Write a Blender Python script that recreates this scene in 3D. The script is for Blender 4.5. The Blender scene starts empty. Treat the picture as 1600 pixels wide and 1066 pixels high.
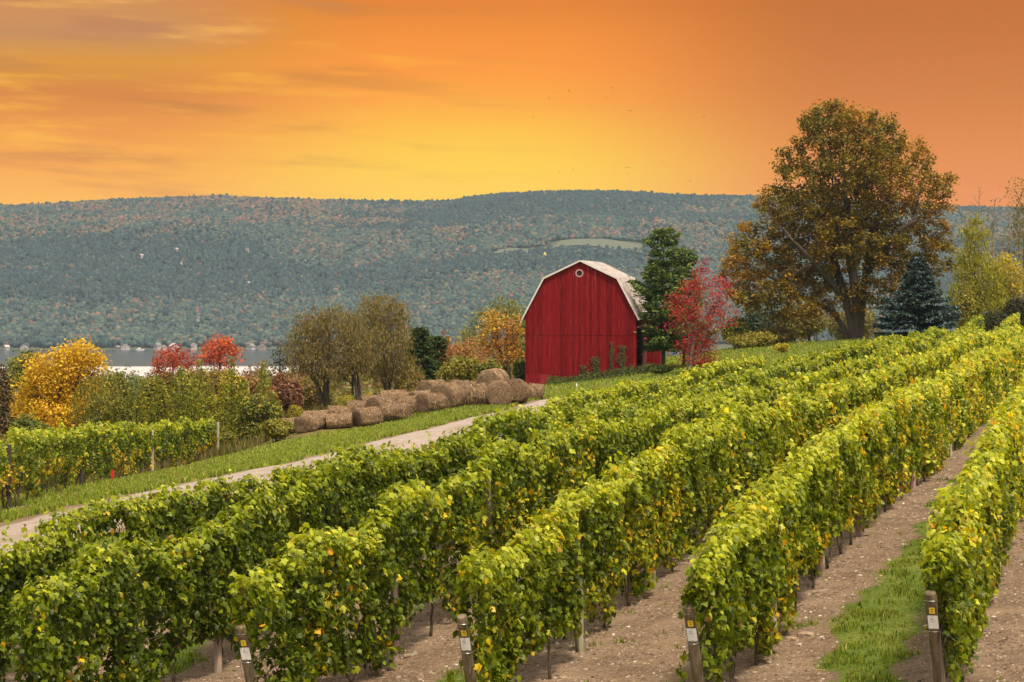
# scene parameters
SUN_E, SUN_ANGLE, SKY_S, DECK, SUNSET, HAZE, EXPOSURE = 4.1, 8.0, .12, 1.18, .84, .000125, 0.25
AIRC = (.20, .32, .40)
import bpy, math, random
import numpy as np
from mathutils import Vector, Matrix

R0 = np.random.default_rng(7)
random.seed(7)
F = 3500.0; EYE = 445.0; CZ = 10.0
scene = bpy.context.scene
COL = scene.collection

# ------------------------------------------------------------------ helpers
def tagp(o, label=None, cat=None, group=None, kind=None):
    if label: o['label'] = label
    if cat: o['category'] = cat
    if group: o['group'] = group
    if kind: o['kind'] = kind
    return o

def empty(name, loc, rz=0.0, **kw):
    o = bpy.data.objects.new(name, None); COL.objects.link(o)
    o.location = loc; o.rotation_euler = (0, 0, rz); o.empty_display_size = 0.2
    return tagp(o, **kw)

def link(name, me, parent=None, loc=None, **kw):
    o = bpy.data.objects.new(name, me); COL.objects.link(o)
    if parent is not None: o.parent = parent
    if loc is not None: o.location = loc
    return tagp(o, **kw)

class MB:
    """collects verts / faces (any n) / tint per vertex / material index"""
    def __init__(s): s.v = []; s.f = []; s.c = []; s.mi = []
    def add(s, vs, fs, col=(1, 1, 1), mi=0):
        b = len(s.v); s.v += [tuple(p) for p in vs]
        s.f += [tuple(i + b for i in q) for q in fs]
        s.c += [col] * len(vs); s.mi += [mi] * len(fs)
    def box(s, x0, x1, y0, y1, z0, z1, col=(1, 1, 1), mi=0):
        s.add([(x0,y0,z0),(x1,y0,z0),(x1,y1,z0),(x0,y1,z0),(x0,y0,z1),(x1,y0,z1),(x1,y1,z1),(x0,y1,z1)],
              [(0,3,2,1),(4,5,6,7),(0,1,5,4),(1,2,6,5),(2,3,7,6),(3,0,4,7)], col, mi)
    def prism(s, poly, d, col=(1,1,1), mi=0):
        """poly: list of 3D points, extruded by vector d"""
        n = len(poly); d = Vector(d); a = [Vector(p) for p in poly]
        s.add(a + [p + d for p in a], [tuple(range(n))[::-1], tuple(range(n, 2*n))] +
              [(i, (i+1) % n, (i+1) % n + n, i + n) for i in range(n)], col, mi)
    def tube(s, pts, rad, n=6, col=(1,1,1), mi=0, cap=True):
        pts = [Vector(p) for p in pts]; vs = []; fs = []
        for i, p in enumerate(pts):
            d = (pts[min(i+1, len(pts)-1)] - pts[max(i-1, 0)])
            if d.length < 1e-9: d = Vector((0, 0, 1))
            d.normalize(); a = d.cross(Vector((0.31, 0.95, 0.05)))
            if a.length < 1e-3: a = d.cross(Vector((1, 0, 0)))
            a.normalize(); b = d.cross(a); r = rad[i] if hasattr(rad, '__len__') else rad
            for k in range(n):
                t = 2*math.pi*k/n; vs.append(p + a*math.cos(t)*r + b*math.sin(t)*r)
        for i in range(len(pts)-1):
            for k in range(n):
                fs.append((i*n+k, i*n+(k+1) % n, (i+1)*n+(k+1) % n, (i+1)*n+k))
        if cap: fs.append(tuple(range(n))[::-1]); fs.append(tuple((len(pts)-1)*n+k for k in range(n)))
        s.add(vs, fs, col, mi)
    def build(s, name, mats, parent=None, loc=None, smooth=False, **kw):
        me = bpy.data.meshes.new(name); me.from_pydata([tuple(p) for p in s.v], [], s.f)
        for m in (mats if isinstance(mats, (list, tuple)) else [mats]): me.materials.append(m)
        me.polygons.foreach_set('material_index', s.mi)
        ca = me.color_attributes.new('tint', 'FLOAT_COLOR', 'POINT')
        ca.data.foreach_set('color', np.array([(c[0], c[1], c[2], 1) for c in s.c], np.float32).ravel())
        if smooth: me.polygons.foreach_set('use_smooth', [True]*len(me.polygons))
        me.update(); return link(name, me, parent, loc, **kw)

def tri_mesh(name, V, T, C=None, mat=None, smooth=False):
    """V (n,3), T (m,k) equal-size faces"""
    V = np.ascontiguousarray(V, np.float32); T = np.ascontiguousarray(T, np.int32)
    me = bpy.data.meshes.new(name); k = T.shape[1]
    me.vertices.add(len(V)); me.vertices.foreach_set('co', V.ravel())
    me.loops.add(T.size); me.loops.foreach_set('vertex_index', T.ravel())
    me.polygons.add(len(T)); me.polygons.foreach_set('loop_start', np.arange(0, T.size, k, dtype=np.int32))
    if smooth: me.polygons.foreach_set('use_smooth', np.ones(len(T), bool))
    me.update(calc_edges=True)
    if C is not None:
        C = np.ascontiguousarray(np.concatenate([C, np.ones((len(C), 1))], 1), np.float32)
        ca = me.color_attributes.new('tint', 'FLOAT_COLOR', 'POINT'); ca.data.foreach_set('color', C.ravel())
    if mat: me.materials.append(mat)
    return me

def srgb(r, g, b):
    f = lambda c: (c/255/12.92) if c/255 <= 0.04045 else ((c/255+0.055)/1.055)**2.4
    return (f(r), f(g), f(b))

# value noise (numpy) ------------------------------------------------
def _h(ix, iy, iz):
    n = (ix.astype(np.int64)*374761393 + iy.astype(np.int64)*668265263 + iz.astype(np.int64)*2147483647) & 0x7fffffff
    n = ((n ^ (n >> 13))*1274126177) & 0x7fffffff
    return ((n ^ (n >> 16)) & 0xffff)/65535.0
def vnoise(x, y, z=0.0):
    x, y, z = np.broadcast_arrays(np.asarray(x, float), np.asarray(y, float), np.asarray(z, float))
    ix, iy, iz = np.floor(x), np.floor(y), np.floor(z); fx, fy, fz = x-ix, y-iy, z-iz
    fx, fy, fz = [t*t*(3-2*t) for t in (fx, fy, fz)]; r = 0
    for a in (0, 1):
        for b in (0, 1):
            for c in (0, 1):
                r = r + _h(ix+a, iy+b, iz+c)*(fx if a else 1-fx)*(fy if b else 1-fy)*(fz if c else 1-fz)
    return r
def fbm(x, y, z=0.0, o=3):
    r = 0; a = 1; s = 0
    for i in range(o):
        r = r + a*vnoise(np.asarray(x)*2**i+17*i, np.asarray(y)*2**i+5*i, np.asarray(z)*2**i); s += a; a *= .5
    return r/s
def sstep(a, b, x):
    t = np.clip((np.asarray(x, float)-a)/(b-a), 0, 1); return t*t*(3-2*t)

# ------------------------------------------------------------------ terrain
def row_xy(k, m):            # k row number, m posts along the row
    return .954+2.66*(k-3)+1.35*m, 31.8-.7315*(k-3)+4.8*m
DU = Vector((1.35, 4.8)).normalized(); DP = Vector((DU.y, -DU.x)); STEP = math.hypot(1.35, 4.8)
def km(x, y):
    x = np.asarray(x, float)-.954; y = np.asarray(y, float)-31.8
    # solve x=2.66k+1.35m ; y=-.7315k+4.8m
    det = 2.66*4.8+1.35*.7315
    return 3+(x*4.8-1.35*y)/det, (2.66*y+.7315*x)/det
CP = []
for k, m, H in [(5,0,4.73),(5,2.6,4.25),(5,8,4.2),(4,0,4.96),(4,1,4.68),(4,2,4.57),(4,5,4.65),(4,13.75,4.43),(3,0,5.21),(3,2,4.78),(3,6,4.85),(2,0,5.45),(2,3,5.05),
                (1,0,5.75),(1,4,5.3),(0,-.3,5.9),(0,.6,5.65),(0,3,5.5),(0,5,5.75),(0,12,5.7),(0,19,5.6),(0,27,5.9),(-1,7,6.05),(-1,10,5.82),(-1,16,5.65),(1,28,5.8),(2,20,5.2),
                (3,-1,5.5),(5,-1,5.0),(1,-1,6.05),(8,0,4.1),(8,8,3.6),(3,-3,5.8),(0,-3,6.5),(6,-3,5.2)]:
    x, y = row_xy(k, m); CP.append((x, y, H))
CP += [(0,5,6.0),(-12,8,7.0),(12,8,5.2),(-13.5,59,6.42),(-9.95,74.4,6.45),(-5.3,94,6.5),(-1.97,111,6.6),(.17,119.7,6.6),(5.1,135,6.65),(-14,45,6.6),(-9,40,6.2),
       (-14.5,64,6.5),(-15.3,79,7.2),(-15.6,96,8.2),(-15.2,118,9.1),(-22,64,7.6),(-24,96,10.2),(-26,125,12),(-18,135,10.5),
       (.96,160,7.36),(8.77,159,6.35),(11,175,6.4),(-10.5,117,7.6),(-7.5,117,7.45),(-4.3,118,6.85),(-.5,121,6.5),(4.3,150,7.0),(-10.7,150,8.1),(-7.8,126,7.12),(-9.8,122,7.5),(-5,127,6.75),(-2,127,6.6),
       (17.9,165,5.5),(30.6,200,5.0),(12,158,6.0),(12.5,150,5.85),(15,132,5.85),(24,185,5.3),(40,200,5.0),(50,190,4.8),(0,195,9.0),(-30,170,15),(-40,100,13),(55,150,3.8),(45,110,3.5),(70,220,5),(20,220,6.5)]
CP = np.array(CP, float)
def _tps(r2): return np.where(r2 > 1e-12, r2*np.log(np.maximum(r2, 1e-12)), 0)*.5
_P = CP[:, :2]/50.0
_n = len(_P); _K = _tps(((_P[:, None]-_P[None])**2).sum(-1))+np.eye(_n)*.0004
_A = np.zeros((_n+3, _n+3)); _A[:_n, :_n] = _K; _A[:_n, _n] = 1; _A[:_n, _n+1:] = _P; _A[_n, :_n] = 1; _A[_n+1:, :_n] = _P.T
_W = np.linalg.solve(_A, np.concatenate([CP[:, 2], [0, 0, 0]]))
def gz(x, y, micro=True):
    """ground height (world z) at x, y"""
    x, y = np.broadcast_arrays(np.asarray(x, float), np.asarray(y, float)); sh = x.shape
    xf = x.ravel(); yf = y.ravel()
    xc = np.clip(xf, -50, 75); yc = np.clip(yf, 0, 235); H = np.empty(len(xf))
    for i in range(0, len(xf), 20000):
        q = np.stack([xc[i:i+20000], yc[i:i+20000]], 1)/50.0
        H[i:i+20000] = _tps(((q[:, None]-_P[None])**2).sum(-1))@_W[:_n]+_W[_n]+q@_W[_n+1:]
    far = np.clip(.0475*yf+.012*np.maximum(-xf, 0), 4, 92)
    
    w = np.maximum(sstep(205, 330, yf), np.maximum(sstep(50, 120, np.abs(xf-10)-5), 0))
    H = H*(1-w)+np.where(yf < 150, np.maximum(H, 5), far)*w
    z = CZ-H
    if micro:
        near = 1-sstep(150, 260, yf)
        z = z+near*((fbm(xf*.9, yf*.9, 3, 2)-.5)*.09)
    return z.reshape(sh)
def g1(x, y): return float(gz(np.array([x]), np.array([y]))[0])
def pt(px, py, Z): return ((px-800)/F*Z, Z, CZ-(py-EYE)/F*Z)

# ------------------------------------------------------------------ materials
def mat(name): 
    m = bpy.data.materials.new(name); m.use_nodes = True; nt = m.node_tree; nt.nodes.clear()
    out = nt.nodes.new('ShaderNodeOutputMaterial'); return m, nt, out
def N(nt, t, **kw):
    n = nt.nodes.new(t)
    for k, v in kw.items():
        if k.startswith('i_'):
            key = k[2:]; key = int(key) if key.isdigit() else key.replace('_', ' ')
            n.inputs[key].default_value = v
        else: setattr(n, k, v)
    return n
def mathn(nt, op, a, b=None, c=None, clamp=False):
    n = nt.nodes.new('ShaderNodeMath'); n.operation = op; n.use_clamp = clamp
    for i, q in enumerate((a, b, c)):
        if q is None: continue
        if isinstance(q, (int, float)): n.inputs[i].default_value = q
        else: nt.links.new(q, n.inputs[i])
    return n.outputs[0]
def mixc(nt, fac, a, b, mode='MIX'):
    n = nt.nodes.new('ShaderNodeMix'); n.data_type = 'RGBA'; n.blend_type = mode
    for s, q in ((n.inputs[0], fac), (n.inputs[6], a), (n.inputs[7], b)):
        if isinstance(q, (int, float)): s.default_value = q
        elif isinstance(q, tuple): s.default_value = (q[0], q[1], q[2], 1)
        else: nt.links.new(q, s)
    return n.outputs[2]
def noise(nt, vec, scale, detail=3, rough=.55, out='Fac'):
    n = N(nt, 'ShaderNodeTexNoise'); n.inputs['Scale'].default_value = scale
    n.inputs['Detail'].default_value = detail; n.inputs['Roughness'].default_value = rough
    if vec is not None: nt.links.new(vec, n.inputs['Vector'])
    return n.outputs[out]
def ramp(nt, fac, stops):
    n = N(nt, 'ShaderNodeValToRGB'); cr = n.color_ramp
    while len(cr.elements) < len(stops): cr.elements.new(.5)
    for e, (p, c) in zip(cr.elements, stops): e.position = p; e.color = (c[0], c[1], c[2], 1)
    nt.links.new(fac, n.inputs[0]); return n.outputs[0]
def mapr(nt, v, a, b, c=0.0, d=1.0, smooth=True):
    n = N(nt, 'ShaderNodeMapRange'); n.interpolation_type = 'SMOOTHSTEP' if smooth else 'LINEAR'; n.clamp = True
    n.inputs[1].default_value = a; n.inputs[2].default_value = b; n.inputs[3].default_value = c; n.inputs[4].default_value = d
    nt.links.new(v, n.inputs[0]); return n.outputs[0]
def vmul(nt, vec, s):
    n = N(nt, 'ShaderNodeVectorMath', operation='MULTIPLY'); nt.links.new(vec, n.inputs[0]); n.inputs[1].default_value = s; return n.outputs[0]
def bump(nt, h, strength=.5, dist=.02):
    n = N(nt, 'ShaderNodeBump'); n.inputs['Strength'].default_value = strength; n.inputs['Distance'].default_value = dist
    nt.links.new(h, n.inputs['Height']); return n.outputs[0]

def leaf_mat(name, transl=.35, rough=.45, spec=.4):
    m, nt, out = mat(name)
    at = N(nt, 'ShaderNodeAttribute', attribute_name='tint')
    p = N(nt, 'ShaderNodeBsdfPrincipled'); p.inputs['Roughness'].default_value = rough
    p.inputs['Specular IOR Level'].default_value = spec
    geo = N(nt, 'ShaderNodeNewGeometry')
    nz = noise(nt, geo.outputs['Position'], 9, 2)
    col = mixc(nt, mapr(nt, nz, .3, .7), mixc(nt, 1, at.outputs['Color'], (.8, .82, .8), 'MULTIPLY'), mixc(nt, 1, at.outputs['Color'], (1.15, 1.12, 1.0), 'MULTIPLY'))
    nt.links.new(col, p.inputs['Base Color'])
    t = N(nt, 'ShaderNodeBsdfTranslucent'); tc = mixc(nt, 1, col, (1.5, 1.45, .6), 'MULTIPLY'); nt.links.new(tc, t.inputs['Color'])
    ms = N(nt, 'ShaderNodeMixShader'); ms.inputs[0].default_value = transl
    nt.links.new(p.outputs[0], ms.inputs[1]); nt.links.new(t.outputs[0], ms.inputs[2]); nt.links.new(ms.outputs[0], out.inputs[0])
    return m
def bark_mat(name, c1, c2, sc=6.0):
    m, nt, out = mat(name); tc = N(nt, 'ShaderNodeTexCoord'); p = N(nt, 'ShaderNodeBsdfPrincipled'); p.inputs['Roughness'].default_value = .9
    v = vmul(nt, tc.outputs['Object'], (1, 1, .22)); nz = noise(nt, v, sc*3, 5, .65)
    nt.links.new(mixc(nt, mapr(nt, nz, .35, .65), c1, c2), p.inputs['Base Color']); nt.links.new(bump(nt, nz, .8, .04), p.inputs['Normal'])
    nt.links.new(p.outputs[0], out.inputs[0]); return m
def plain(name, c, rough=.6, metal=0.0, var=.12, sc=8.0, bmp=.15):
    m, nt, out = mat(name); tc = N(nt, 'ShaderNodeTexCoord'); p = N(nt, 'ShaderNodeBsdfPrincipled')
    p.inputs['Roughness'].default_value = rough; p.inputs['Metallic'].default_value = metal
    nz = noise(nt, tc.outputs['Object'], sc, 4)
    nt.links.new(mixc(nt, nz, tuple(q*(1-var) for q in c), tuple(min(1, q*(1+var)) for q in c)), p.inputs['Base Color'])
    nt.links.new(bump(nt, nz, bmp, .01), p.inputs['Normal']); nt.links.new(p.outputs[0], out.inputs[0]); return m
def tint_mat(name, rough=.85, sc=6.0, bmp=.3, lo=.75, hi=1.2, stretch=(1, 1, 1), spec=.3):
    m, nt, out = mat(name); tc = N(nt, 'ShaderNodeTexCoord'); p = N(nt, 'ShaderNodeBsdfPrincipled'); p.inputs['Roughness'].default_value = rough
    p.inputs['Specular IOR Level'].default_value = spec
    at = N(nt, 'ShaderNodeAttribute', attribute_name='tint'); nz = noise(nt, vmul(nt, tc.outputs['Object'], stretch), sc, 5, .6)
    f = mapr(nt, nz, .3, .7, lo, hi); cc = N(nt, 'ShaderNodeCombineXYZ')
    for i in range(3): nt.links.new(f, cc.inputs[i])
    nt.links.new(mixc(nt, 1, at.outputs['Color'], cc.outputs[0], 'MULTIPLY'), p.inputs['Base Color'])
    nt.links.new(bump(nt, nz, bmp, .02), p.inputs['Normal']); nt.links.new(p.outputs[0], out.inputs[0]); return m

M_leaf = leaf_mat('vine_leaf_material', .40, .40, .25)
M_tleaf = leaf_mat('tree_leaf_material', .30, .55, .25)
M_needle = leaf_mat('needle_material', .12, .6, .2)
M_grass = leaf_mat('grass_blade_material', .35, .6, .2)
M_bark = bark_mat('dark_bark_material', (.035, .026, .018), (.10, .075, .055))
M_vbark = bark_mat('vine_bark_material', (.035, .023, .015), (.16, .11, .07), 14)
M_gbark = bark_mat('grey_bark_material', (.14, .11, .08), (.30, .25, .19))
M_wood = tint_mat('weathered_post_material', .9, 14, .6, .62, 1.25, (1, 1, .12))
M_hay = None

# ------------------------------------------------------------------ leaf clouds
T_VINE = (np.array([(0,0,.0),(.02,-.42,-.05),(.36,-.52,-.10),(.52,-.12,-.03),(.80,.10,-.14),(.46,.32,-.04),(.30,.62,-.10),(0,.95,-.16),
                    (-.30,.62,-.10),(-.46,.32,-.04),(-.80,.10,-.14),(-.52,-.12,-.03),(-.36,-.52,-.10)], float)*np.array([1,1,1.3]),
          np.array([(0,i,i+1) for i in range(1,12)]+[(0,12,1)]))
T_VINE2 = (np.array([(0,-.5,-.03),(.6,-.35,-.1),(.75,.2,-.12),(0,.9,-.12),(-.75,.2,-.12),(-.6,-.35,-.1),(0,.05,.06)], float),
           np.array([(6,0,1),(6,1,2),(6,2,3),(6,3,4),(6,4,5),(6,5,0)]))
T_OVAL = (np.array([(0,-1,0),(.5,-.1,-.12),(0,1,-.05),(-.5,-.1,-.12)], float), np.array([(0,1,2),(0,2,3)]))
T_SLIM = (np.array([(0,-1,0),(.16,0,-.03),(0,1,0),(-.16,0,-.03)], float), np.array([(0,1,2),(0,2,3)]))
def unit(a): return a/np.maximum(np.linalg.norm(a, axis=-1, keepdims=True), 1e-9)
def leaves(name, P, Nn, size, tint, tmpl, m, up=None, rng=R0):
    """P (n,3) centres, Nn normals, size (n,), tint (n,3); up optional preferred in-plane direction (n,3)"""
    n = len(P); Nn = unit(Nn)
    a = rng.normal(size=(n, 3)) if up is None else up+rng.normal(size=(n, 3))*.35
    a = unit(a-(a*Nn).sum(1, keepdims=True)*Nn); b = np.cross(a, Nn)
    tv, tf = tmpl; k = len(tv)
    V = P[:, None]+size[:, None, None]*(tv[None, :, 0, None]*b[:, None]+tv[None, :, 1, None]*a[:, None]+tv[None, :, 2, None]*Nn[:, None])
    T = tf[None]+(np.arange(n)*k)[:, None, None]
    return tri_mesh(name, V.reshape(-1, 3), T.reshape(-1, 3), np.repeat(tint, k, 0), m)
def palette(cols, w, n, rng=R0, jit=.18):
    cols = np.array(cols); w = np.array(w, float); i = rng.choice(len(cols), n, p=w/w.sum())
    return np.clip(cols[i]*(1+rng.normal(size=(n, 1))*jit), .004, .9)

# ------------------------------------------------------------------ ground
RE = np.array([(-36,-20),(-24,20),(-17.8,42),(-13.5,59),(-9.95,74.4),(-5.3,94),(-1.97,111),(.17,119.7),(5.1,135),(8.6,139.5),(13,142.5),(19,146),(19.1,225)], float)
def road_far(y): return np.interp(y, RE[:, 1], RE[:, 0])
ROADW = 4.3
def masks(x, y):
    k, m = km(x, y); rf = road_far(y)
    n1 = fbm(x*.8, y*.8, 11, 3); n2 = fbm(x*.25, y*.25, 4, 3); n3 = fbm(x*2.3, y*2.3, 7, 2)
    fr = k-np.floor(k)
    kk = np.floor(k)
    wid = np.where(kk >= 5, .05, np.where(kk == 3, .20, np.where(kk == 4, .21, .17)))
    cen = np.where(kk == 4, .55, .56)
    strip = sstep(wid+.06, wid-.04, np.abs(fr-cen)+(n1-.5)*.34)
    strip = strip*sstep(.36, .5, fbm(x*.55, y*.3, 21, 3)+.10*(m > 1)+.02)
    vine = sstep(-1.75, -1.4, k+(n1-.5)*.4)*sstep(5.6, 5.9, m+np.where(k > -.8, 20, 0)+(n1-.5))*sstep(38, 35, m)*sstep(-4.5, -4, m+k*0)
    inroad = (x-rf)*(rf+ROADW-x)
    drd = np.minimum(x-rf, rf+ROADW-x)              # >0 on the road
    verge = sstep(-.9, .1, drd+(n1-.5)*1.3)*(y < 145)
    grass = vine*strip+(1-vine)*1.0
    grass = grass*(1-verge)
    # bare earth beside the first row
    meadow = sstep(6.5, 9.5, rf-x+(n2-.5)*3)*sstep(108, 116, y)*sstep(-.5, -3.5, x)
    meadow = np.maximum(meadow, sstep(-18.5, -21.5, x)*(y > 30)*(y < 110))
    leftv = sstep(-13.4, -13.9, x+(n1-.5))*sstep(-19, -18, x)*sstep(124, 121, y)*sstep(45, 50, y)
    grass = grass*(1-leftv*sstep(.35, .6, n1)*.8)
    return grass, meadow, np.clip(n3, 0, 1), vine

def axis(segs):
    out = []
    for a, b, s in segs: out += list(np.arange(a, b, s))
    return np.array(out+[segs[-1][1]])
gx = axis([(-5200,-1200,500),(-1200,-300,90),(-300,-60,12),(-60,-26,1.5),(-26,26,.42),(26,56,1.2),(56,120,6),(120,600,40),(600,5200,600)])
gy = axis([(-300,-20,35),(-20,12,3),(12,70,.4),(70,140,.8),(140,230,1.8),(230,420,8),(420,1100,40),(1100,6200,300)])
X, Y = np.meshgrid(gx, gy); Z = gz(X, Y)
nx, ny = len(gx), len(gy)
idx = (np.arange(ny-1)[:, None]*nx+np.arange(nx-1)[None]).ravel()
Q = np.stack([idx, idx+1, idx+nx+1, idx+nx], 1)
mg, mm, mn, mv = masks(X.ravel(), Y.ravel())
mg_, ntg, outg = mat('ground_material')
at = N(ntg, 'ShaderNodeAttribute', attribute_name='tint'); sp = N(ntg, 'ShaderNodeSeparateColor'); ntg.links.new(at.outputs['Color'], sp.inputs[0])
geo = N(ntg, 'ShaderNodeNewGeometry'); pos = geo.outputs['Position']
nA = noise(ntg, pos, 1.3, 6, .6); nB = noise(ntg, pos, 14, 5, .65); nC = noise(ntg, pos, .35, 4, .5); nD = noise(ntg, pos, 45, 3, .6)
soil = mixc(ntg, mapr(ntg, nA, .35, .65), (.165, .108, .066), (.285, .192, .122))
soil = mixc(ntg, mapr(ntg, nC, .42, .62, 0, .45), soil, (.15, .09, .05)); soil = mixc(ntg, mapr(ntg, nB, .44, .7, 0, .6), soil, (.38, .29, .205)); soil = mixc(ntg, mapr(ntg, nD, .40, .30, 0, .75), soil, (.09, .055, .035))
gr = mixc(ntg, mapr(ntg, nC, .35, .65), (.12, .165, .022), (.20, .23, .035)); gr = mixc(ntg, mapr(ntg, nB, .35, .65, 0, .65), gr, (.055, .09, .014)); gr = mixc(ntg, mapr(ntg, nA, .55, .7, 0, .6), gr, (.27, .23, .07))
md = mixc(ntg, mapr(ntg, nC, .4, .6), (.15, .12, .03), (.10, .12, .025)); md = mixc(ntg, mapr(ntg, nB, .4, .6, 0, .5), md, (.22, .15, .07))
gm = mathn(ntg, 'ADD', sp.outputs[0], mathn(ntg, 'MULTIPLY', mathn(ntg, 'ADD', mathn(ntg, 'SUBTRACT', nB, .5), mathn(ntg, 'MULTIPLY', mathn(ntg, 'SUBTRACT', nA, .52), 1.5)), 1.3))
c = mixc(ntg, mapr(ntg, gm, .38, .62), soil, gr); c = mixc(ntg, sp.outputs[1], c, md)
pg = N(ntg, 'ShaderNodeBsdfPrincipled'); pg.inputs['Roughness'].default_value = .95; pg.inputs['Specular IOR Level'].default_value = .15
ntg.links.new(c, pg.inputs['Base Color'])
hh = mathn(ntg, 'ADD', mathn(ntg, 'MULTIPLY', nB, .6), mathn(ntg, 'MULTIPLY', nD, .4)); ntg.links.new(bump(ntg, hh, 1.0, .07), pg.inputs['Normal'])
ntg.links.new(pg.outputs[0], outg.inputs[0])
me = tri_mesh('ground', np.stack([X.ravel(), Y.ravel(), Z.ravel()], 1), Q, np.stack([mg, mm, mn], 1), mg_, True)
link('ground', me, kind='structure')

# road ---------------------------------------------------------------
mr, ntr, outr = mat('road_gravel_material'); geo = N(ntr, 'ShaderNodeNewGeometry'); pos = geo.outputs['Position']
at = N(ntr, 'ShaderNodeAttribute', attribute_name='tint'); sp = N(ntr, 'ShaderNodeSeparateColor'); ntr.links.new(at.outputs['Color'], sp.inputs[0])
nA = noise(ntr, pos, 2.2, 6, .6); nB = noise(ntr, pos, 22, 4, .7); nC = noise(ntr, pos, .5, 3)
c = mixc(ntr, mapr(ntr, nA, .3, .7), (.27, .21, .175), (.375, .30, .255)); c = mixc(ntr, mapr(ntr, nB, .5, .75, 0, .6), c, (.55, .47, .42)); c = mixc(ntr, mapr(ntr, nC, .5, .7, 0, .35), c, (.23, .17, .135))
c = mixc(ntr, mathn(ntr, 'MULTIPLY', sp.outputs[0], mapr(ntr, nA, .3, .6)), c, (.26, .19, .10)) 
p = N(ntr, 'ShaderNodeBsdfPrincipled'); p.inputs['Roughness'].default_value = .93; p.inputs['Specular IOR Level'].default_value = .2
ntr.links.new(c, p.inputs['Base Color']); ntr.links.new(bump(ntr, nB, .6, .03), p.inputs['Normal']); ntr.links.new(p.outputs[0], outr.inputs[0])
ys = np.arange(22, 145.6, .5); us = np.linspace(0, 1, 17)
U, YY = np.meshgrid(us, ys)
edge = (fbm(YY*.6, U*3, 2, 2)-.5)*.9
XX = road_far(YY)+U*ROADW+np.where(U < .03, edge, 0)+np.where(U > .97, edge, 0)
# smooth the polyline
ke = np.ones(17)/17; rs = np.convolve(np.pad(road_far(ys), 8, 'edge'), ke, 'valid'); XX = XX-road_far(YY)+rs[:, None]
crown = .06+.05*np.sin(U*math.pi)-.02*np.exp(-((U-.27)/.08)**2)-.02*np.exp(-((U-.73)/.08)**2)
crown = np.where((U < .01) | (U > .99), -.06, crown)
ZZ = gz(XX, YY, True)+crown
n_u = len(us); idx = (np.arange(len(ys)-1)[:, None]*n_u+np.arange(n_u-1)[None]).ravel()
Q = np.stack([idx, idx+1, idx+n_u+1, idx+n_u], 1)
midg = np.exp(-((U-.5)/.09)**2)*sstep(.35, .6, fbm(XX*.6, YY*.6, 8, 2))+np.exp(-(np.minimum(U, 1-U)/.07)**2)
me = tri_mesh('gravel_road', np.stack([XX.ravel(), YY.ravel(), ZZ.ravel()], 1), Q, np.stack([midg.ravel()]*3, 1), mr, True)
link('gravel_road', me, kind='structure')

# grass blades ---------------------------------------------------------
def blades(name, x, y, h, w, tint, lean=.35, rng=R0):
    n = len(x); z = gz(x, y)-.01; a = rng.uniform(0, 2*math.pi, n)
    dx, dy = np.cos(a)*w*.5, np.sin(a)*w*.5; b = rng.uniform(0, 2*math.pi, n); L = h*lean*rng.uniform(.2, 1.3, n)
    V = np.empty((n, 5, 3))
    V[:, 0] = np.stack([x-dx, y-dy, z], 1); V[:, 1] = np.stack([x+dx, y+dy, z], 1)
    mx, my = x+np.cos(b)*L*.35, y+np.sin(b)*L*.35
    V[:, 2] = np.stack([mx+dx*.8, my+dy*.8, z+h*.6], 1); V[:, 3] = np.stack([mx-dx*.8, my-dy*.8, z+h*.6], 1)
    V[:, 4] = np.stack([x+np.cos(b)*L, y+np.sin(b)*L, z+h], 1)
    T = np.array([(0,1,2),(0,2,3),(3,2,4)])[None]+(np.arange(n)*5)[:, None, None]
    return tri_mesh(name, V.reshape(-1, 3), T.reshape(-1, 3), np.repeat(tint, 5, 0), M_grass)
def inview(x, y, mar=1.5): return np.abs(x) < y*.2286+mar
GP = [(.15,.22,.02),(.21,.28,.025),(.28,.32,.04),(.09,.13,.015),(.42,.34,.13)]
# grass between the vine rows
n = 900000; x = R0.uniform(-12, 16, n); y = 20+R0.uniform(0, 1, n)**1.9*60
g, md_, n3, vv = masks(x, y); k, m = km(x, y)
keep = inview(x, y) & (vv > .5) & (g+(fbm(x*3, y*3, 3, 3)-.5)*2.8 > .84) & (k > -1.5)
x, y = x[keep], y[keep]
me = blades('vineyard_grass', x, y, R0.uniform(.03, .085, len(x))*(.35+1.5*vnoise(x*2.6, y*2.6)**1.5), R0.uniform(.008, .016, len(x))*(1+y/60), palette(GP, [3,4,2,2,.6], len(x)))
link('grass', me, kind='stuff', label='green grass growing down the middle of the aisles between vine rows', cat='grass')
# verge along the road, lawn round the barn
n = 250000; y = 40+R0.uniform(0, 1, n)**1.1*115; s = R0.normal(size=n)*2.4-1.4; x = road_far(y)+np.where(s < 0, s, ROADW+s)
x2 = R0.uniform(-4, 34, 60000); y2 = R0.uniform(118, 205, 60000); x = np.concatenate([x, x2]); y = np.concatenate([y, y2])
x3 = R0.uniform(-20, -8, 50000); y3 = R0.uniform(45, 130, 50000); x = np.concatenate([x, x3]); y = np.concatenate([y, y3])
g, md_, n3, vv = masks(x, y)
keep = inview(x, y, 3) & (g+(n3-.5)*.5 > .55) & (vv < .5) & (md_ < .7)
# keep the barn floor clear
x, y = x[keep], y[keep]
hb = R0.uniform(.07, .2, len(x))*(.6+1.0*fbm(x*.5, y*.5, 6, 2))
GV = [(.20,.27,.03),(.29,.34,.045),(.13,.18,.02),(.40,.37,.10),(.46,.36,.16)]
me = blades('verge_grass', x, y, hb, R0.uniform(.02, .045, len(x))*(1+y/130), palette(GV, [4,4,2,1.2,.8], len(x)))
link('grass', me, kind='stuff', label='light green grass of the verge along the gravel road and lawn by the barn', cat='grass')
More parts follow.
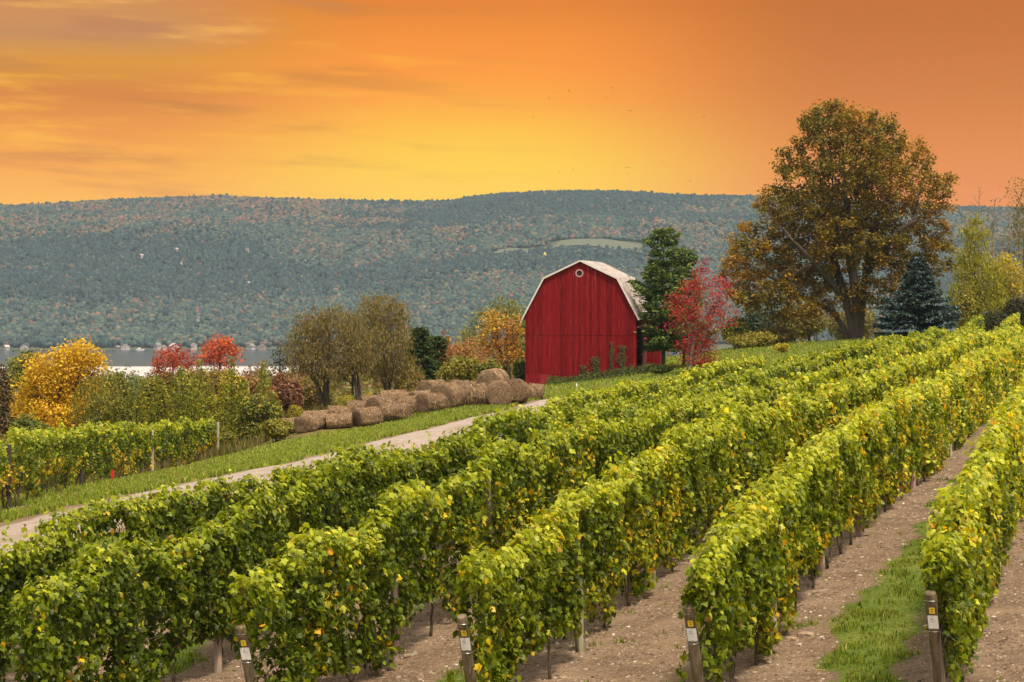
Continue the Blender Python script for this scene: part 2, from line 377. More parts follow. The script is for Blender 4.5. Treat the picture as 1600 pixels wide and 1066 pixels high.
# rough meadow behind the bales and the far vines
n = 150000; x = R0.uniform(-48, 0, n); y = R0.uniform(50, 200, n); g, md_, n3, vv = masks(x, y); k, m = km(x, y)
keep = inview(x, y, 3) & (md_ > .55) & (x < road_far(y)-10+R0.normal(size=n)) & ~((y < 123) & (x > -13)); x, y = x[keep], y[keep]
GM = [(.17,.13,.045),(.12,.14,.03),(.24,.17,.08),(.20,.20,.04),(.15,.09,.05)]
me = blades('meadow_grass', x, y, R0.uniform(.3, .8, len(x))*(.5+.9*fbm(x*.3, y*.3, 2, 2)), R0.uniform(.03, .07, len(x)), palette(GM, [3,3,2,2,1], len(x)), .4)
link('meadow', me, kind='stuff', label='rough brown and olive meadow grass behind the hay bales', cat='meadow')

# stone chips on the bare soil ------------------------------------------
n = 300000; x = R0.uniform(-9, 16, n); y = 20+R0.uniform(0, 1, n)**1.4*42
g, md_, n3, vv = masks(x, y); keep = inview(x, y) & (vv > .5) & (g < .5+R0.uniform(-.2, .2, n)); x, y = x[keep], y[keep]; n = len(x)
z = gz(x, y); s = np.exp(R0.normal(size=n)*.6)*.0105; s = np.clip(s, .004, .045)
base = np.array([(-1,-.7,-.2),(1,-.8,-.2),(1.1,.7,-.2),(-.8,.9,-.2),(-.5,-.3,.45),(.6,-.4,.35),(.5,.4,.5),(-.5,.4,.3)])
B = base[None]*(1+R0.normal(size=(n, 8, 3))*.22); a = R0.uniform(0, 6.28, n); ca, sa = np.cos(a), np.sin(a)
Bx = B[..., 0]*ca[:, None]-B[..., 1]*sa[:, None]*.7; By = B[..., 0]*sa[:, None]+B[..., 1]*.7*ca[:, None]
V = np.stack([x[:, None]+Bx*s[:, None], y[:, None]+By*s[:, None], z[:, None]+B[..., 2]*s[:, None]*.8], -1)
T = np.array([(4,5,6,7),(0,1,5,4),(1,2,6,5),(2,3,7,6),(3,0,4,7)])[None]+(np.arange(n)*8)[:, None, None]
M_stone = tint_mat('shale_chip_material', .85, 20, .3)
me = tri_mesh('stone_chips', V.reshape(-1, 3), T.reshape(-1, 4), np.repeat(palette([(.25,.18,.125),(.42,.34,.27),(.10,.068,.045),(.30,.21,.135),(.145,.095,.06)], [3,1.4,3,2,3], n), 8, 0), M_stone)
link('gravel', me, kind='stuff', label='small shale chips scattered over the bare vineyard soil', cat='gravel')

# dry straw and leaf litter on the soil
n = 26000; x = R0.uniform(-9, 15, n); y = 20+R0.uniform(0, 1, n)**1.6*36; g, md_, n3, vv = masks(x, y)
keep = inview(x, y) & (vv > .5) & (fbm(x*1.1, y*1.1, 31, 3) > .5); x, y = x[keep], y[keep]; n = len(x)
Nn = R0.normal(size=(n, 3))*.3+np.array([0, 0, 1.]); strawy = R0.uniform(size=n) < .8
me = leaves('leaf_litter', np.stack([x, y, gz(x, y)+.012], 1), Nn, np.where(strawy, R0.uniform(.02, .06, n), R0.uniform(.02, .04, n)), palette([(.50,.36,.18),(.36,.22,.10),(.20,.11,.05),(.55,.40,.06)], [3,3,2,.5], n), (T_SLIM[0]*np.array([.6,1,1]), T_SLIM[1]), M_grass)
link('litter', me, kind='stuff', label='dry straw and fallen leaf bits on the vineyard soil', cat='litter')
# ------------------------------------------------------------------ vines
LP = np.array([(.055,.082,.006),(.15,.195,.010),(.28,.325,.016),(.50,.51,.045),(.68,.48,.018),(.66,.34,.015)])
def line_pt(org, s, off=0.0, dirv=DU):
    px = org[0]+dirv.x*s+dirv.y*off; py = org[1]+dirv.y*s-dirv.x*off
    return px, py
def foliage(org, L, seed, dens, yellow, dirv=DU, hmax=2.0, hlow=.62, gaps=(), smin=.07, wfac=1.0, light=1.0, extra=None):
    """leaf cloud of one trellised row, from s=0 to L.  dens = function of world y -> leaves per metre"""
    rng = np.random.default_rng(seed)
    seg = np.arange(0, L, .5); cnt = []
    for s in seg:
        y = org[1]+dirv.y*s; cnt.append(rng.poisson(dens(y)*.5))
    cnt = np.array(cnt); s = np.repeat(seg, cnt)+rng.uniform(0, .5, cnt.sum()); n = len(s)
    yw = org[1]+dirv.y*s
    bushy = vnoise(s/1.66*1.0+seed*3.1, seed*1.7)          # per vine size
    bs2 = vnoise(s*2.3+seed, seed*.3)
    top = (hmax+(extra(yw) if extra else 0))-.24+.40*bushy+.30*bs2+.05*rng.normal(size=n)
    low = hlow+.32*(vnoise(s/1.1+9*seed, seed+5.)-.5)-.55*sstep(.58, .85, vnoise(s/.7+3*seed, 77.))
    low = np.clip(low, .12, 1.1)
    side = rng.choice([-1., 1.], n, p=[.42, .58])
    u = rng.uniform(0, 1, n)**.9; h = low+(top-low)*u
    wprof = np.where(u > .9, np.sqrt(np.clip(1-((u-.9)/.1)**2*.6, 0, 1)), .78+.22*sstep(0, .35, u))
    clump = vnoise(s*3.1+side*40+seed, h*2.6, seed)         # light / dark bunches standing out of the wall
    half = (.165+.07*bushy+.24*(clump-.5))*wprof*wfac
    depth = np.abs(rng.normal(size=n))*.07
    off = side*np.maximum(half-depth, 0)+rng.normal(size=n)*.025
    core = rng.uniform(size=n) < .13; off = np.where(core, rng.uniform(-.6, .6, n)*half, off)
    # end of the row closes round
    e = np.minimum(s, L-s); sh = np.clip(1-e/.25, 0, 1); off = off*(1-.35*sh**2); h = h-sh*.12*u
    keep = np.ones(n, bool)
    for (a, b, lo) in gaps: keep &= ~((s > a) & (s < b) & (h > lo*0) & (vnoise(s*4, h*4, 5) > .25+0*s) & (h < lo))
    keep &= ~((s < .85) & (h < 1.42+.25*vnoise(off*9, h*4, seed)) & (np.abs(off+.04*(seed-61)/7) < .15) & (seed > 50) & (seed < 80))
    # small holes
    keep &= ~((vnoise(s*1.9+13*seed, h*1.9, side*9) < .26) & (u < .88))
    s, off, h, side, u, clump, yw, core = [q[keep] for q in (s, off, h, side, u, clump, yw, core)]; n = len(s)
    # shoots that stand above the canopy
    ns = int(L*.55); S, O, Hh, Up = [], [], [], []
    for i in range(ns):
        s0 = rng.uniform(0.3, L-.3); ln = rng.uniform(.12, .42)*(1.5 if rng.uniform() < .12 else 1); dx = rng.normal()*.35; do = rng.normal()*.25
        nl = max(3, int(ln*26))
        t = np.linspace(0, 1, nl); S.append(s0+dx*t*ln+rng.normal(size=nl)*.03); O.append(do*t*ln+rng.normal(size=nl)*.04); Hh.append(hmax-.02+(float(extra(org[1]+dirv.y*s0)) if extra else 0)+t*ln+rng.normal(size=nl)*.02)
    if ns:
        S = np.concatenate(S); O = np.concatenate(O); Hh = np.concatenate(Hh); m2 = len(S)
        s = np.concatenate([s, S]); off = np.concatenate([off, O]); h = np.concatenate([h, Hh]); side = np.concatenate([side, rng.choice([-1., 1.], m2)])
        u = np.concatenate([u, np.full(m2, 1.12)]); clump = np.concatenate([clump, np.full(m2, .8)]); yw = np.concatenate([yw, org[1]+dirv.y*S]); core = np.concatenate([core, np.zeros(m2, bool)]); n = len(s)
    x, y = line_pt(org, s, off, dirv); z = gz(*line_pt(org, s, 0*off, dirv), micro=False)+h
    dens_here = np.array([dens(v) for v in (30., 200.)])
    size = rng.uniform(.55, 1.2, n)*smin*np.interp(yw, [30, 45, 75, 120], [1.0, 1.05, 1.35, 1.8])
    Nn = np.stack([dirv.y*side, -dirv.x*side, np.full(n, .35)], 1)
    Nn[:, 2] += sstep(.8, 1.0, u)*1.0
    Nn += rng.normal(size=(n, 3))*.7
    upv = np.tile(np.array([[0, 0, -1.]]), (n, 1)); upv[:, 0] += dirv.y*side*.5; upv[:, 1] += -dirv.x*side*.5
    # colour: shade painted into the lower sides, tops paler as new growth
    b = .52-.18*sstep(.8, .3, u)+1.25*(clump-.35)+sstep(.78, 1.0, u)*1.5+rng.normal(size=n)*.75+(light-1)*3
    ypatch = fbm(s*.9+seed*11, h*1.5, seed*2., 3)
    yl = yellow(x, y) if callable(yellow) else yellow
    py = sstep(.62-.28*yl, .80-.25*yl, ypatch+.16*(1-u))*(.10+.9*yl)
    b = b+yl*.65*(1-.1*u)
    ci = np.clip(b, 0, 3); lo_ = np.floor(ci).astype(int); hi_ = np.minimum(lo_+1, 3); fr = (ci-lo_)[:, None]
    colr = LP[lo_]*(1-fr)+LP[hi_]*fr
    isy = rng.uniform(size=n) < py*.9+.004
    colr = np.where(isy[:, None], palette([LP[4], LP[3]*1.15, LP[5], (.38,.34,.03)], [4, 3, 1.4, 3], n, rng), colr)
    colr = colr*(1+rng.normal(size=(n, 1))*.12)
    dead = rng.uniform(size=n) < .004; colr[dead] = (.17, .09, .035)
    return np.stack([x, y, z], 1), Nn, size, np.clip(colr, .004, .8), upv, yw, rng

def dens_main(y): return float(np.interp(y, [26, 38, 55, 85, 130, 190], [2000, 1800, 1100, 600, 320, 220]))
def yel(x, y):
    k, m = km(x, y); return np.clip(.10+.15*np.clip(k-1.5, 0, 2.6)*sstep(-1.2, 1.5, m)+.55*sstep(5, 30, m)*.4-.25*sstep(2.2, -.5, k), 0, 1)
row_info = {
 -1: (6.75, 16.5, 'most distant vine row, starting halfway along the gravel road and short beside the lawn'),
  0: (-1.6, 28.0, 'vine row nearest the gravel road, with holes in its leaves at the left edge'),
  1: (-1.2, 33.0, 'second vine row from the road, its end post almost hidden at the lower left corner'),
  2: (-1.13, 34.0, 'dense green vine row behind the tagged post at the lower left'),
  3: (-1.13, 31.0, 'vine row behind the leaning tagged post in the middle, yellow leaves further along'),
  4: (-1.13, 16.5, 'vine row with many yellow leaves right of the middle, beside the wide grass strip'),
  5: (-1.11, 5.0, 'shortest-looking vine row at the right edge, between the grass strip and bare soil')}
def posts_m(k): return np.arange(0, 40)
M_wire = plain('trellis_wire_material', (.35, .34, .32), .4, .9)
def trunk_mesh(rng, hgt=.85, r=.017):
    mb = MB(); x = y = 0; pts = [(0, 0, -.06)]; ds = rng.normal()*.10, rng.normal()*.07
    bend = rng.normal()*.26
    for i in range(1, 8):
        t = i/7; pts.append((ds[0]*t+bend*math.sin(t*3.1)*.6+rng.normal()*.02, ds[1]*t+rng.normal()*.02, hgt*t))
    mb.tube(pts, [r*1.7, r*1.25, r*1.15, r*.95, r*1.05, r*.85, r*.95, r*.7], 6)
    if rng.uniform() < .65:
        q = [(0.02, .0, -.04)]; b2 = rng.normal()*.22
        for i in range(1, 8):
            t = i/7; q.append((.03+b2*t+.10*math.sin(t*3)*np.sign(b2), rng.normal()*.012, (hgt+.05)*t))
        mb.tube(q, [r*.9, r*.7, r*.65, r*.6, r*.62, r*.55, r*.5, r*.4], 5)
    for sg in (-1, 1):                                    # cordon arms
        q = [pts[-1]]
        for i in range(1, 5): q.append((pts[-1][0]+sg*.18*i, pts[-1][1]+rng.normal()*.01, hgt+.03*math.sin(i)+.02*i))
        mb.tube(q, [r*.7, r*.55, r*.5, r*.42, r*.3], 5)
    for i in range(3):                                    # canes hanging down
        a = rng.uniform(-.5, .5); q = [(a, 0, hgt+.02)]; 
        for j in range(1, 5): q.append((a+rng.normal()*.05*j, rng.normal()*.03*j, hgt+.02-.12*j))
        mb.tube(q, [.006, .005, .005, .004, .003], 4)
    return mb
ROTZ = -math.atan2(DU.x, DU.y)
def make_row(k, m0, m1, label, trunk_to, group='rows of the large vineyard'):
    ox, oy = row_xy(k, m0); L = (m1-m0)*STEP
    root = empty('vine_hedge', (ox, oy, g1(ox, oy)), label=label, cat='vine row', group=group)
    gaps = ((11.5-3, 14.2-3, 1.75), ) if k == 0 else ()
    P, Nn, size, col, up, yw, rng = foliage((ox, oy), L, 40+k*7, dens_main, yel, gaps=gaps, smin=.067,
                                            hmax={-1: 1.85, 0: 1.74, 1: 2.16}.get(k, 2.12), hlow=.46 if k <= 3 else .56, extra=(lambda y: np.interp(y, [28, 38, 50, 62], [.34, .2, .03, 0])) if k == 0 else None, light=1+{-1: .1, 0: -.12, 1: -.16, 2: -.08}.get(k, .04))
    near = yw < 52; org = np.array(root.location)
    V = []
    for sel, tm, nm in ((near, T_VINE, 'foliage'), (~near, T_VINE2, 'foliage')):
        if sel.sum() == 0: V.append(None); continue
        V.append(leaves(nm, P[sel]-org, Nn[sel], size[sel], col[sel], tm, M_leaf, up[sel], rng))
    # join near and far leaves into one part
    fo = None
    ms = [v for v in V if v]
    if len(ms) == 1: link('foliage', ms[0], root)
    else:
        n0, n1 = len(ms[0].vertices), len(ms[1].vertices)
        co = np.empty((n0+n1)*3, np.float32); ms[0].vertices.foreach_get('co', co[:n0*3]); b = np.empty(n1*3, np.float32); ms[1].vertices.foreach_get('co', b); co[n0*3:] = b
        a = np.empty(len(ms[0].loops), np.int32); ms[0].loops.foreach_get('vertex_index', a); b = np.empty(len(ms[1].loops), np.int32); ms[1].loops.foreach_get('vertex_index', b)
        ca = np.empty(n0*4, np.float32); ms[0].color_attributes['tint'].data.foreach_get('color', ca); cb = np.empty(n1*4, np.float32); ms[1].color_attributes['tint'].data.foreach_get('color', cb)
        C = np.concatenate([ca, cb]).reshape(-1, 4)[:, :3]
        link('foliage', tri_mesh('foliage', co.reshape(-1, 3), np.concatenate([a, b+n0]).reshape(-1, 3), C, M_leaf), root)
        for q in ms: bpy.data.meshes.remove(q)
    # trellis wires
    for hw in (.8, 1.25, 1.72):
        w = MB(); pts = []
        for s in np.arange(0, L+.01, STEP):
            x, y = line_pt((ox, oy), s+ (0 if k == 0 else .3 if s == 0 else 0)); pts.append((x-ox, y-oy, float(gz(x, y, False))+hw-root.location.z))
        w.tube(pts, .0035, 4); w.build('trellis_wire', M_wire, root)
    # vine trunks (several shapes shared)
    s = .75
    while s < min(L, trunk_to*STEP):
        x, y = line_pt((ox, oy), s)
        o = link('vine_trunk', TRUNKS[rng.integers(len(TRUNKS))], root, (x-ox, y-oy, g1(x, y)-root.location.z))
        o.rotation_euler = (0, 0, ROTZ+math.pi/2+rng.normal()*.15+(math.pi if rng.uniform() < .5 else 0)); sc = rng.uniform(.85, 1.15); o.scale = (sc*rng.uniform(.9, 1.3), sc, sc*rng.uniform(.95, 1.1))
        s += 1.66+rng.normal()*.12
    return root
rng = np.random.default_rng(5); TRUNKS = []
for i in range(9):
    o = trunk_mesh(rng).build('vine_trunk', M_vbark, smooth=True); TRUNKS.append(o.data); bpy.data.objects.remove(o)
tr_to = {-1: 0, 0: 4, 1: 7, 2: 8, 3: 13, 4: 18.5, 5: 6.2}
for k, (m0, m1, lab) in row_info.items(): make_row(k, m0, m1, lab, tr_to[k])

# line posts ------------------------------------------------------------
named_ = {}
def post(name, x, y, h, r, lean=(0, 0), col=(.34, .27, .21), mats=None, parent=None, **kw):
    mb = MB(); n = 12; rr = [r*1.06, r*1.03, r, r*.985, r*.97, r*.93, r*.75]
    zs = [-.35, .0, h*.35, h*.7, h-.05, h-.012, h]; pts = [(lean[0]*z, lean[1]*z, z) for z in zs]
    mb.tube(pts, rr, n, col)
    o = mb.build(name, mats or M_wood, parent, (x, y, g1(x, y)) if parent is None else None, smooth=False, **kw)
    return o
rng = np.random.default_rng(12)
named = {(1,0):'grey line post at the bottom left, first behind the hidden end post', (2,0):'grey line post on the bare soil, first behind the lower left tagged post',
         (3,0):'thick line post, pale top above the leaves, first behind the middle tagged post',
         (4,0):'grey post first behind the tagged post beside the wide grass strip', (5,0):'grey line post first behind the tagged post at the lower right'}
for k in range(0, 6):
    m0, m1, _ = row_info[k]
    for mi in range(0, int(min(m1, {0:5,1:6,2:8,3:13,4:16,5:4}[k]))+1):
        x, y = row_xy(k, mi); h = 1.95+rng.normal()*.07
        if (k, mi) in ((3, 0),): h = 2.12
        if k == 2 and mi == 2: h = 2.25
        kw = dict(label=named.get((k, mi)) or 'slim grey post deep inside the '+{0:'vine row nearest the gravel road',1:'second vine row from the road',2:'third vine row from the road',3:'fourth vine row from the road',4:'vine row beside the grass strip',5:'vine row at the right edge'}[k], cat='vineyard post', group=None if (k, mi) in named else 'line posts inside the vine rows')
        post('vineyard_post', x, y, h, .062 if mi in (0, 2, 3, 5) else .045, (rng.normal()*.012, rng.normal()*.012), tuple(c*rng.uniform(.85, 1.2) for c in (.34, .265, .205)), **kw)
# end posts with tags ----------------------------------------------------
M_white = plain('white_tag_material', (.78, .74, .72), .5); M_yel = plain('yellow_tag_material', (.80, .55, .02), .5); M_dk = plain('dark_print_material', (.05, .04, .035), .6)
M_tagback = plain('brown_plate_material', (.11, .07, .04), .7)
ends = {1: 'end post with a white tag, mostly covered by leaves in the bottom left corner', 2: 'weathered end post with white and yellow tags at the lower left',
        3: 'weathered end post with white and yellow tags, leaning, in the middle of the bottom edge', 4: 'weathered end post with white and yellow tags left of the bare soil and grass strip',
        5: 'dark weathered end post with white and yellow tags at the lower right'}
end_px = {1: (32, 1008), 2: (378, 978), 3: (724, 962), 4: (1078, 946), 5: (1456, 925)}
for k, lab in ends.items():
    x0, y0 = row_xy(k, -1.0); ztop = 0
    px, py = end_px[k]; tx = (px-800)/F*(y0-.5); tz = CZ-(py-EYE)/F*(y0-.5)
    bz = g1(x0, y0); h = tz-bz; lean = ((tx-x0-.02)/h, -.5/h)
    r = empty('end_post', (x0, y0, bz), label=lab, cat='end post', group='tagged end posts')
    post('post', x0, y0, h, .068, lean, tuple(c*(.6 if k == 5 else .8) for c in (.24, .175, .105)), parent=r)
    ax = Vector((lean[0], lean[1], 1)).normalized()
    def at_h(hh, dx=0, out=0):
        c_ = Vector((lean[0]*hh, lean[1]*hh, hh)); fr = Vector((-(x0/y0)*1.0, -1, 0)).normalized(); sd = Vector((-fr.y, fr.x, 0)); return c_+sd*dx+fr*(.066+out)
    fr = Vector((-(x0/y0), -1, 0)).normalized(); sd = Vector((-fr.y, fr.x, 0))
    up = (ax-fr*ax.dot(fr)*0).normalized()
    def plate(name, hh, w, ht, m, out, thick=.004, rot=0.0, par=r):
        mb = MB(); c0 = at_h(hh, 0, out); w2, h2 = w/2, ht/2; bev = .006
        poly = [(-w2+bev,-h2),(w2-bev,-h2),(w2,-h2+bev),(w2,h2-bev),(w2-bev,h2),(-w2+bev,h2),(-w2,h2-bev),(-w2,-h2+bev)]
        mb.prism([c0+sd*a+up*b for a, b in poly], fr*thick); return mb.build(name, m, par)
    if k != 1:
        plate('tag_backing', h-.20, .108, .14, M_tagback, -.002)
        yt = plate('yellow_tag', h-.21, .062, .075, M_yel, .004)
        mb = MB()                                          # ring-and-body mark printed on the yellow tag
        c0 = at_h(h-.21, 0, .0085)
        for i in range(12):
            a0, a1 = math.pi*i/12, math.pi*(i+1)/12
            q = [c0+sd*math.cos(a)*rr+up*(math.sin(a)*rr+.008) for a, rr in ((a0, .010), (a0, .017), (a1, .017), (a1, .010))]
            mb.prism(q, fr*.0015)
        mb.prism([c0+sd*a+up*b for a, b in ((-.006,-.022),(.006,-.022),(.004,-.002),(-.004,-.002))], fr*.0015)
        mb.build('tag_mark', M_dk, yt)
    wt = plate('white_tag', h-.345, .112, .165, M_white, .001)
    mb = MB()
    for (dx, dz, w, hh) in ((0, .07, .008, .008), (0, -.07, .008, .008), (-.012, .035, .026, .008), (0, .012, .05, .003)):
        c0 = at_h(h-.345+dz, dx, .0055); mb.prism([c0+sd*a+up*b for a, b in ((-w/2,-hh/2),(w/2,-hh/2),(w/2,hh/2),(-w/2,hh/2))], fr*.0012)
    mb.build('tag_print', M_dk, wt)
    # wire tie round the post and guy wires
    for hh in (h-.10, h-.46):
        mb = MB(); c0 = Vector((lean[0]*hh, lean[1]*hh, hh)); mb.tube([c0+Vector((math.cos(t), math.sin(t), 0))*.071 for t in np.linspace(0, 6.2832, 17)], .0035, 4); 
        xe, ye = row_xy(k, -.55); mb.tube([c0+Vector((.075, .02, 0)), Vector((xe-x0, ye-y0, hh+.25))], .0035, 4); mb.build('tie_wire', M_wire, r)
    mb = MB(); c0 = Vector((lean[0]*(h-.46), lean[1]*(h-.46), h-.46))
    mb.tube([c0+Vector((-.085, -.03, 0)), Vector((lean[0]*.1-.09, -.16, 0))], .003, 4); mb.tube([c0+Vector((.05, -.08, 0)), Vector((lean[0]*.1-.02, -.2, 0))], .003, 4); mb.build('guy_wire', M_wire, r)

# vines beyond the road --------------------------------------------------
Ld = Vector((-.3, 54)).normalized()
LX = lambda y: float(np.interp(y, [40, 64, 79, 96, 120], [-13.2, -14.5, -15.3, -15.7, -15.6]))
for i, (off, y0, y1, lab) in enumerate([(0, 50, 117, 'vine row with hanging yellow leaves beyond the road, front one on posts'), (-2.7, 50, 113, 'middle vine row of the small block beyond the road'), (-5.4, 55, 108, 'rear vine row of the small block beyond the road')]):
    root = empty('vine_hedge', (LX(y0)+off, y0, g1(LX(y0)+off, y0)), label=lab, cat='vine row', group='vine rows beyond the road')
    L = y1-y0
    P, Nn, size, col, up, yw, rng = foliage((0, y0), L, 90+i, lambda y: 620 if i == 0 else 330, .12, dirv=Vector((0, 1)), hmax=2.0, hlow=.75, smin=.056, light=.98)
    gx0 = gz(P[:, 0]*0, P[:, 1], False)                    # foliage() used x=0, move onto the bent line
    xl = np.interp(P[:, 1], [40, 64, 79, 96, 120], [-13.2, -14.5, -15.3, -15.7, -15.6])+off
    P[:, 2] += gz(xl, P[:, 1], False)-gx0; P[:, 0] += xl
    low = (P[:, 2]-gz(xl, P[:, 1], False)) < 1.25
    yy = low & (rng.uniform(size=len(P)) < .5*sstep(.45, .6, vnoise(P[:, 1]*.7, P[:, 2]*1.2, i)))
    col[yy] = palette([(.62,.42,.03),(.45,.36,.03),(.60,.30,.03)], [3,3,1], yy.sum(), rng)
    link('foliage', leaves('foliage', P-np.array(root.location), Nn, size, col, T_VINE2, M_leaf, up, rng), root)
    s = y0+.6
    while s < y1 and i < 2:
        x = LX(s)+off; o = link('vine_trunk', TRUNKS[rng.integers(len(TRUNKS))], root, (x-root.location.x, s-y0, g1(x, s)-root.location.z)); o.rotation_euler = (0, 0, math.pi/2+rng.normal()*.2)
        sc = rng.uniform(.9, 1.3); o.scale = (sc, sc*1.3, sc); s += 2.0+rng.normal()*.3
    for hw in (.95, 1.6):
        w = MB(); w.tube([(LX(q)+off-root.location.x, q-y0, float(gz(LX(q)+off, q, False))+hw-root.location.z) for q in np.arange(y0, y1+.1, 4)], .004, 4); w.build('trellis_wire', M_wire, root)
for y, dark, lab in [(64, 1, 'dark line post at the left edge beyond the road'), (79, 1, 'tall dark line post of the vine row beyond the road'), (97, 0, 'pale line post in the middle of the vine row beyond the road'), (118, 0, 'pale end post closing the vine row beyond the road')]:
    x = LX(y)+.12; post('vineyard_post', x, y, 1.95, .08 if dark else .07, (0, 0), (.05, .04, .033) if dark else (.40, .33, .27), label=lab, cat='vineyard post', group='posts beyond the road')
# red tag on the ground wire
x, y = LX(84)+.35, 84.5; mb = MB(); mb.tube([(0,0,-.1),(.01,0,.25)], .012, 6); mb.box(-.06,.06,-.01,.01,.2,.48)
mb.build('marker_flag', plain('red_marker_material', (.6, .02, .015), .5), None, (x, y, g1(x, y)), label='small red marker under the vines beyond the road', cat='marker')

# bits lying in the aisles ------------------------------------------------
def offcut(px, py, L, w, ang, lab):
    # walk along the view ray until it meets the soil
    lo, hi = 20., 80.
    for _ in range(40):
        Zm = (lo+hi)/2; p = pt(px, py, Zm)
        if p[2] > g1(p[0], p[1]): lo = Zm
        else: hi = Zm
    p = pt(px, py, lo); mb = MB(); mb.prism([(-L/2,-w/2,0),(L/2,-w*.3,0),(L/2,w*.45,0),(-L/2+.04,w/2,0)], (0, 0, .025), (.42, .32, .23))
    o = mb.build('wood_offcut', M_wood, None, (p[0], p[1], g1(p[0], p[1])+.004), label=lab, cat='wood offcut', group='wood offcuts in the aisles'); o.rotation_euler = (0, .03, ang)
offcut(1282, 925, .42, .035, .75, 'pale split stick on the soil left of the grass strip')
offcut(1405, 795, .5, .05, -.35, 'pale plank end lying at the far end of the soil aisle')
offcut(643, 1025, .38, .05, .9, 'pale split stick on the soil beside the lower left line post')
for (px, py, s, lab) in [(1260, 993, .13, 'flat brown stone on the soil beside the grass strip'), (1236, 999, .09, 'small brown stone left of the flat stone on the soil'), (880, 1060, .07, 'small grey stone at the bottom edge between two rows')]:
    lo, hi = 20., 60.
    for _ in range(40):
        Zm = (lo+hi)/2; p = pt(px, py, Zm)
        if p[2] > g1(p[0], p[1]): lo = Zm
        else: hi = Zm
    p = pt(px, py, lo); mb = MB(); rg = np.random.default_rng(int(px)); rings = []; n = 9
    vs = [(0, 0, .42*s)]; 
    for (r, z) in ((.55, .40), (.95, .22), (1.0, -.1)):
        for i in range(n):
            a = 6.2832*i/n; q = 1+rg.normal()*.08; vs.append((math.cos(a)*r*s*q, math.sin(a)*r*s*.65*q, z*s))
    fs = [(0, 1+i, 1+(i+1) % n) for i in range(n)]
    for k_ in range(2): fs += [(1+k_*n+i, 1+(k_+1)*n+i, 1+(k_+1)*n+(i+1) % n, 1+k_*n+(i+1) % n) for i in range(n)]
    mb.add(vs, fs, (.33, .23, .16)); mb.build('stone', M_stone, None, (p[0], p[1], g1(p[0], p[1])), label=lab, cat='stone')
# ------------------------------------------------------------------ trees and shrubs
def colonize(init, parents, A, D, infl, kill, iters, rng, trop=(0, 0, .12), jit=.25):
    P = [np.array(p, float) for p in init]; par = list(parents); A = np.array(A, float)
    near = np.zeros(len(A), int); nd = np.full(len(A), 1e9)
    Parr = np.array(P)
    d = np.linalg.norm(A[:, None]-Parr[None], axis=2); near = d.argmin(1); nd = d.min(1)
    for it in range(iters):
        act = nd < infl
        if not act.any(): infl *= 1.5; 
        if not act.any() or len(A) == 0: continue
        dirs = unit(A[act]-np.array(P)[near[act]]); ids = near[act]
        uq, inv = np.unique(ids, return_inverse=True); S = np.zeros((len(uq), 3)); np.add.at(S, inv, dirs)
        S = unit(unit(S)+np.array(trop)+rng.normal(size=S.shape)*jit); new = np.array(P)[uq]+S*D
        base = len(P); P += list(new); par += list(uq)
        dn = np.linalg.norm(A[:, None]-new[None], axis=2); j = dn.argmin(1); dm = dn.min(1); better = dm < nd
        near = np.where(better, base+j, near); nd = np.minimum(nd, dm)
        live = nd > kill; A = A[live]; near = near[live]; nd = nd[live]
        if len(A) < 5 or len(P) > 20000: break
    return np.array(P), np.array(par)
def skeleton_mesh(P, par, r0, ex, mb, rmin_draw=0.0, col=(1, 1, 1), rmax=None):
    n = len(P); ch = [[] for _ in range(n)]
    for i, p in enumerate(par):
        if p >= 0: ch[p].append(i)
    r = np.zeros(n)
    for i in range(n-1, -1, -1):
        r[i] = r0 if not ch[i] else sum(r[c]**ex for c in ch[i])**(1/ex)
    if rmax and r[0] > r0*1.5: r = r0*(r/r0)**(math.log(rmax/r0)/math.log(r[0]/r0))
    r = np.maximum(r, r0)
    starts = [(i, None) for i in range(n) if par[i] < 0]; st = list(starts)
    while st:
        i, fr = st.pop(); pts = []; rr = []
        if fr is not None: pts.append(P[fr]); rr.append(r[i]*1.05)
        c = i
        while True:
            pts.append(P[c]); rr.append(r[c])
            if not ch[c]: break
            k = max(ch[c], key=lambda q: r[q]); st += [(q, c) for q in ch[c] if q != k]; c = k
        if len(pts) > 1 and rr[0] > rmin_draw:
            mb.tube(pts, rr, 8 if rr[0] > r0*8 else (5 if rr[0] > r0*3 else 3), col, cap=False)
    term = np.array([len(c) == 0 for c in ch]); return r, term
def in_blobs(blobs, n, rng, shell=.0):
    vol = np.array([b[3]*b[4]*b[5] for b in blobs]); i = rng.choice(len(blobs), n, p=vol/vol.sum()); b = np.array(blobs)[i]
    d = unit(rng.normal(size=(n, 3))); q = rng.uniform(shell, 1, n)**(1/3)
    return b[:, :3]+d*q[:, None]*b[:, 3:6]
def leaf_on(P, sel, per, sigma, rng, bias=.5):
    idx = np.repeat(np.where(sel)[0], rng.poisson(per, sel.sum())); n = len(idx)
    off = rng.normal(size=(n, 3))*sigma; off[:, 2] *= .8; return P[idx]+off, idx
